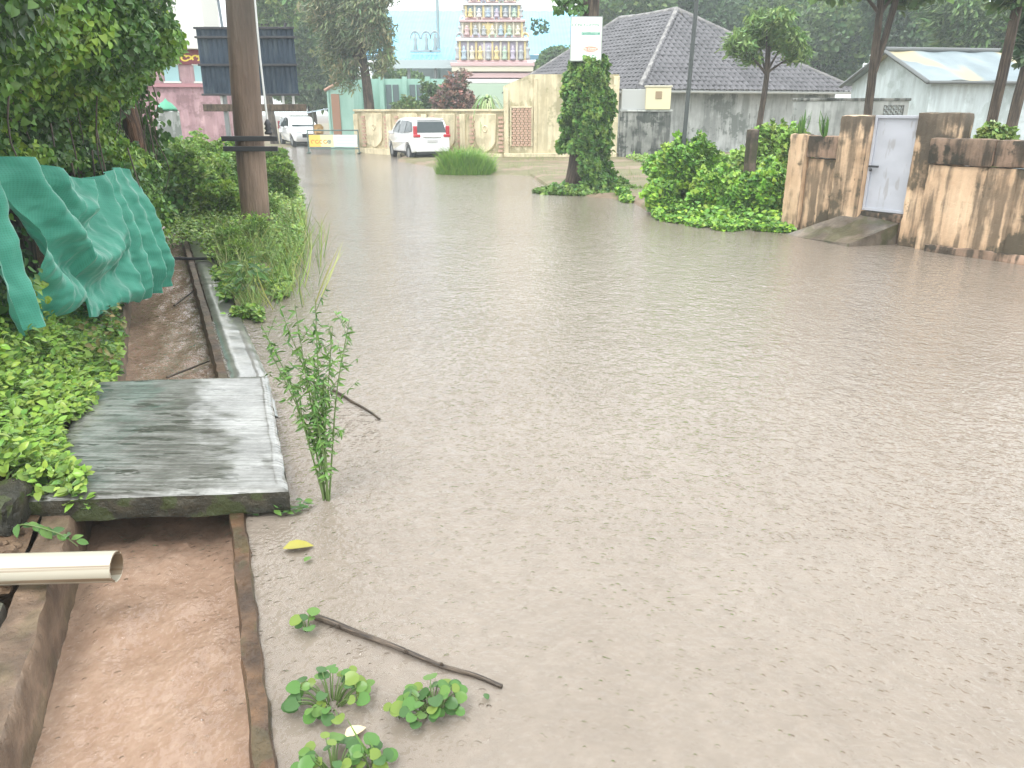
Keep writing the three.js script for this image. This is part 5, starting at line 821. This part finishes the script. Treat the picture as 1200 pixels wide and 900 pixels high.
{ // pink shop house with a maroon sign
  const d = 30, c = vp(212, 90, d), o = thing('shop_house', 'pink shop house with a maroon signboard beyond the shrubs', 'house', V(c.x, 0, -d), 0.12);
  const pk = mat({ map: rx(streak([0.62, 0.50, 0.52], [0.74, 0.62, 0.63], [0.45, 0.33, 0.35], 911, 0.4), 0.2, 0.3), roughness: 0.85 }), wh = mat({ color: [0.66, 0.66, 0.62], roughness: 0.8 });
  const yA = vp(212, 58, d).y; part('lower_wall', box(5, yA + 0.1, 3, -0.9, yA / 2 - 0.05, -1.5), pk, o); part('upper_wall', box(4.2, 3.6, 2.6, -1.2, yA + 1.8, -1.8), wh, o);
  const cv = document.createElement('canvas'); cv.width = 512; cv.height = 96; const x = cv.getContext('2d'); x.fillStyle = '#7d3038'; x.fillRect(0, 0, 512, 96); x.strokeStyle = '#f0dc52'; x.lineWidth = 11; x.lineCap = 'round';
  for (const [gx, k] of [[40, 0], [96, 1], [160, 2], [232, 3], [300, 1], [360, 0], [420, 2], [474, 3]]) { x.beginPath(); x.arc(gx, 56, 20, 0.6 + k, 5.2 + k); x.stroke(); x.beginPath(); if (k % 2) { x.moveTo(gx - 18, 22); x.quadraticCurveTo(gx, 8, gx + 20, 22); } else { x.arc(gx + 20, 52, 14, 3.6, 7.4); } x.stroke(); }
  const t = new THREE.CanvasTexture(cv); t.colorSpace = THREE.SRGBColorSpace; const ys = vp(212, 67, d).y; part('signboard', rbox(3.3, 0.5, 0.08, 0.01, -0.4, ys, 0.045), mat({ color: [0.2, 0.03, 0.04], roughness: 0.6 }), o); part('sign_face', new THREE.PlaneGeometry(3.2, 0.42).translate(-0.4, ys, 0.09), mat({ map: t, roughness: 0.5 }), o);
  const wy = vp(212, 86, d).y; for (const wx of [-0.3, 0.75]) { const w = part('window', box(0.5, 0.55, 0.06, wx, wy, 0.032), mat({ color: [0.30, 0.50, 0.52], roughness: 0.3 }), o); part('window_frame', merge([box(0.6, 0.06, 0.08, wx, wy + 0.3, 0.045), box(0.6, 0.06, 0.08, wx, wy - 0.3, 0.045)]), wh, w); } part('string_course', box(5.05, 0.12, 0.1, -0.9, vp(212, 100, d).y, 0.053), mat({ color: [0.4, 0.2, 0.22], roughness: 0.8 }), o); part('shade_ledge', box(5.1, 0.1, 0.6, -0.9, yA + 0.053, 0.2), wh, o);
  const g = thing('gate_post', 'grey gate post with a green domed cap among the shrubs', 'post', V(vp(197, 140, 23).x, 0, -23)); const gy = vp(197, 130, 23).y; part('post', rbox(0.5, gy + 0.1, 0.5, 0.03, 0, gy / 2 - 0.05, 0), whiteWallMat, g); part('cap', new THREE.LatheGeometry([[0.001, 0.34], [0.06, 0.26], [0.16, 0.2], [0.26, 0.08], [0.3, 0.0], [0.001, 0.0]].map((p) => new THREE.Vector2(...p)), 16).translate(0, gy, 0), mat({ color: [0.08, 0.32, 0.20], roughness: 0.6 }), g);
}
{ // lattice mast
  const d = 70, c = vp(238, 10, d), o = thing('lattice_mast', 'dark steel lattice mast standing behind the sign board', 'mast', V(c.x, 0, -d)), m = mat({ color: [0.10, 0.13, 0.16], roughness: 0.6 }), Hh = 22, f = (y) => 1.35 - 0.035 * y;
  for (const [sx, sz] of [[-1, 1], [1, 1], [-1, -1], [1, -1]]) part('leg', rod(V(sx * f(0), -0.1, sz * f(0)), V(sx * f(Hh), Hh, sz * f(Hh)), 0.13, 0.1, 6), m, o);
  for (let k = 0; k < 12; k++) { const y0 = k * 1.8, y1 = y0 + 1.8; part('brace', rod(V(-f(y0), y0, f(y0)), V(f(y1), y1, f(y1)), 0.05, 0.05, 5), m, o); part('brace', rod(V(f(y0), y0, f(y0)), V(-f(y1), y1, f(y1)), 0.05, 0.05, 5), m, o); part('brace', rod(V(-f(y1), y1, f(y1)), V(f(y1), y1, f(y1)), 0.05, 0.05, 5), m, o); }
}
// ---------------------------------------------------------------- trees and garden plants
const treeSpray = sprayGeo('oval', 9, 0.9, 910), droopSpray = sprayGeo('lance', 9, 0.8, 911);
function tree(label, { base, h, r, blobs, n, size, cols, s, geo = treeSpray, droop = 0, fork = null, name = 'tree', lean = 0, bark = hazeBarkMat, group }) {
  seed(s); const o = thing(name, label, 'tree', base, 0, group);
  const top = V(lean, h, 0); part('trunk', limb([V(0, -0.2, 0), V(lean * 0.2 + R(-0.1, 0.1) * r * 4, h * 0.35, 0), V(lean * 0.6 + R(-0.1, 0.1) * r * 4, h * 0.7, 0), top], [r * 1.15, r * 0.92, r * 0.78, r * 0.5], 12, 0.2), bark, o);
  if (fork) part('trunk', limb([V(lean * fork[0], h * fork[0], 0), V(fork[1] * 0.6, h * (fork[0] + 0.25), 0), V(fork[1], h, 0)], [r * 0.75, r * 0.65, r * 0.45], 10, 0.2), bark, o);
  const lv = new Leaves(geo, farLeafMat), vol = blobs.map(([, , , a, b, c]) => a * b * c), sum = vol.reduce((a, b) => a + b, 0);
  blobs.forEach(([x, y, z, a, b, c], k) => {
    const t0 = V(lean * 0.7, Math.min(h * 0.75, y - b * 0.3), 0); if (k < 16) part('limb', limb([t0, t0.clone().lerp(V(x, y, z), 0.5).add(V(0, 0.15 * b, 0)), V(x, y, z)], [r * 0.45, r * 0.25, r * 0.1], 6), bark, o);
    const m = Math.round(n * vol[k] / sum);
    for (let i = 0; i < m; i++) { const u = unit(), q = Math.pow(rnd(), 0.35) * (0.75 + 0.7 * fbm3(u.x * 1.8 + s + k, u.y * 1.8, u.z * 1.8, 3)); const p = V(x + u.x * a * q, y + u.y * b * q, z + u.z * c * q); if (fbm3(p.x * 0.9, p.y * 0.9, p.z * 0.9 + s, 3) < -0.14) continue; lv.add(p, V(u.x + R(-0.6, 0.6), R(-0.6, 0.7) - droop, u.z + R(-0.6, 0.6)), V(u.x, u.y + 0.7, u.z + 0.3), size * R(0.6, 1.3), tint(cols[Math.floor(rnd() * cols.length)], 0.3)); }
  });
  lv.build('crown', o); return o;
}
// blobs given as pixel centre + pixel half-sizes at the tree's own depth
const blobsAt = (d, base, list) => list.map(([px, py, a, b]) => { const p = vp(px, py, d), k = d / (FOCAL * 0.98); return [p.x - base.x, p.y, R(-1, 1) * a * k * 0.5, a * k, b * k, a * k * 0.9]; });
function treeAt(label, px, d, list, o) { seed(o.s); const base = V(vp(px, 130, d).x, 0, -d); return tree(label, { base, ...o, blobs: blobsAt(d, base, list) }); }
const FG = [[0.08, 0.16, 0.05], [0.11, 0.20, 0.06], [0.14, 0.23, 0.065]], LG = [[0.15, 0.26, 0.07], [0.20, 0.31, 0.08], [0.12, 0.22, 0.06]], BG = [[0.06, 0.13, 0.05], [0.085, 0.16, 0.06]];
treeAt('tall drooping tree with a bare slanting trunk behind the barricade', 434, 38.5, [[425, 20, 38, 42], [395, 45, 30, 40], [445, 55, 22, 34], [385, 10, 30, 36], [430, -30, 45, 40], [405, 85, 20, 22]], { h: 9.5, r: 0.24, n: 4600, size: 0.24, cols: [[0.14, 0.22, 0.10], [0.20, 0.26, 0.12], [0.26, 0.27, 0.14]], s: 501, geo: droopSpray, droop: 0.9, lean: -0.9 });
treeAt('broad hazy tree beyond the parked white car at the junction', 366, 56, [[365, 75, 36, 40], [350, 40, 30, 34], [392, 60, 26, 44], [340, 95, 22, 26], [375, 110, 30, 18]], { h: 7, r: 0.3, n: 4200, size: 0.37, cols: FG, s: 502 });
treeAt('leafy tree peeping over the dark sign board', 318, 48, [[318, 15, 24, 26], [335, -5, 26, 26], [300, -25, 30, 22]], { h: 8, r: 0.22, n: 1575, size: 0.31, cols: LG, s: 503 });
treeAt('dark tree crown rising behind the notice board', 735, 52, [[722, 22, 26, 24], [745, 5, 30, 24], [700, 8, 18, 22], [765, -20, 34, 24]], { h: 9, r: 0.3, n: 3150, size: 0.36, cols: FG, s: 504 });
treeAt('dense tree behind the ridge of the tiled roof', 830, 56, [[820, 8, 34, 24], [850, 25, 26, 24], [790, -6, 28, 18], [845, -15, 40, 24]], { h: 9, r: 0.3, n: 3325, size: 0.37, cols: BG, s: 505 });
treeAt('feathery pale tree rising from the yard of the tiled house', 893, 24, [[890, 42, 26, 12], [862, 52, 18, 9], [920, 46, 22, 10], [895, 22, 26, 9], [938, 62, 16, 7], [880, 66, 14, 7]], { h: 3.9, r: 0.1, n: 800, size: 0.19, cols: LG, s: 506, droop: 0.5, geo: droopSpray });
treeAt('big hazy green tree behind the right hip of the tiled roof', 950, 50, [[945, 40, 42, 40], [980, 70, 34, 30], [920, 10, 36, 30], [970, 10, 40, 34], [1000, 45, 30, 40]], { h: 8.5, r: 0.35, n: 5250, size: 0.34, cols: FG, s: 507 }).userData.label = 'big hazy green tree between the tiled roof and the white gable';
treeAt('dense hazy tree behind the white gabled house', 1075, 46, [[1055, 35, 36, 34], [1090, 15, 40, 34], [1070, 62, 30, 18], [1110, 50, 28, 30], [1040, 0, 34, 24]], { h: 8.5, r: 0.35, n: 4900, size: 0.34, cols: BG, s: 508 });
treeAt('tree with dark drooping foliage behind the sheet roof', 1150, 36, [[1140, 40, 36, 36], [1175, 25, 36, 34], [1120, 10, 36, 26], [1165, 75, 26, 22], [1195, 70, 24, 30]], { h: 6.8, r: 0.28, n: 4550, size: 0.28, cols: FG, s: 509, droop: 0.6, geo: droopSpray });
treeAt('hazy tree filling the gap above the tiled hip', 890, 62, [[885, 70, 30, 22], [870, 15, 20, 16], [905, 90, 26, 14]], { h: 7, r: 0.3, n: 1925, size: 0.37, cols: FG, s: 510 });
treeAt('slim forked tree trunk standing behind the metal gate', 1019, 18.6, [[1025, -35, 46, 22], [1070, -25, 40, 24], [985, -28, 40, 20]], { h: 5.2, r: 0.105, n: 1300, size: 0.2, cols: FG, s: 511, fork: [0.5, 0.3], lean: -0.12, bark: barkMat });
treeAt('slanting tree trunk over the creeper on the stained wall', 1160, 13.6, [[1175, -40, 50, 24], [1205, -15, 34, 24]], { h: 5, r: 0.095, n: 900, size: 0.16, cols: FG, s: 512, lean: 0.2, bark: barkMat });
treeAt('dark tree trunk close to the edge of the sheet roofed house', 1187, 17, [[1200, -30, 40, 22], [1225, 40, 26, 40]], { h: 5.4, r: 0.12, n: 900, size: 0.2, cols: BG, s: 513, lean: 0.25, bark: barkMat });
treeAt('hazy tree standing between the shop house and the blue canopy', 470, 60, [[455, 95, 16, 16], [478, 100, 18, 16]], { h: 4, r: 0.2, n: 735, size: 0.30, cols: FG, s: 514 });
treeAt('low rounded tree behind the cream end wall beside the temple', 660, 58, [[655, 68, 20, 12], [640, 78, 14, 8]], { h: 4.4, r: 0.2, n: 735, size: 0.27, cols: FG, s: 515 });
// garden behind the low cream wall
const wallShrub = (label, px, py, d, rw, rh, n, size, cols, s, geo) => { const p = vp(px, py, d); return shrub(label, V(p.x, 0.1, -d), rw, rh, rw * 0.8, n, size, cols, s, geo); };
wallShrub('coppery pink flowering shrub behind the cream garden wall', 532, 100, 36.8, 1.1, 1.95, 1900, 0.15, [[0.30, 0.17, 0.14], [0.36, 0.20, 0.17], [0.22, 0.15, 0.11], [0.12, 0.13, 0.07]], 521, shrubSpray);
wallShrub('pale green shrub hanging over the cream wall above the white car', 478, 110, 39.5, 1.5, 1.3, 1500, 0.16, [[0.15, 0.24, 0.07], [0.20, 0.28, 0.09]], 522, shrubSpray);
wallShrub('green shrub rising beside the coppery shrub', 508, 95, 40, 0.9, 1.8, 1100, 0.16, FG, 523, shrubSpray);
wallShrub('yellow-green trailing plant along the cream wall top behind the car', 462, 124, 38.2, 1.0, 1.05, 800, 0.13, [[0.22, 0.30, 0.08], [0.28, 0.33, 0.10]], 524, shrubSpray2);
{ // strap-leaved plant
  seed(531); const d = 34.5, o = thing('strap_leaf_plant', 'fountain of long pale striped leaves arching over the cream wall', 'plant', V(vp(571, 100, d).x, 0.1, -d)), m1 = [[0.32, 0.42, 0.16], [0.46, 0.52, 0.26], [0.16, 0.30, 0.08]].map((c) => mat({ color: c, roughness: 0.9, transmission: 0.25, thickness: 0, clearcoat: 0.4, clearcoatRoughness: 0.3 }));
  part('stem', limb([V(0, -0.1, 0), V(0.05, 1.2, 0), V(0, 2.2, 0)], [0.12, 0.1, 0.08], 8), hazeBarkMat, o);
  for (let i = 0; i < 90; i++) { const a = R(0, 6.283), L = R(0.9, 1.7), up = R(0.5, 1.7), y0 = R(1.4, 2.3), w = R(0.04, 0.07), dir = V(Math.cos(a), 0, Math.sin(a)), side = V(-Math.sin(a), 0, Math.cos(a)); part('leaf', sheet(2, 8, (u, v) => { const p = V(0, y0, 0).addScaledVector(dir, L * v * (1 - 0.25 * v)); p.y += up * v - (up + 0.75 * L) * v * v; return p.addScaledVector(side, (u - 0.5) * 2 * w * (1 - v * 0.92)); }), m1[i % 3], o); }
}
shrub('brown dried bush against the foot of the cream garden wall', V(gp(478, 182).x, 0, gp(478, 182).z + 0.3), 0.7, 0.55, 0.4, 500, 0.12, [[0.24, 0.18, 0.11], [0.16, 0.15, 0.08], [0.12, 0.16, 0.06]], 541, shrubSpray2);
renderer.render(scene, camera);
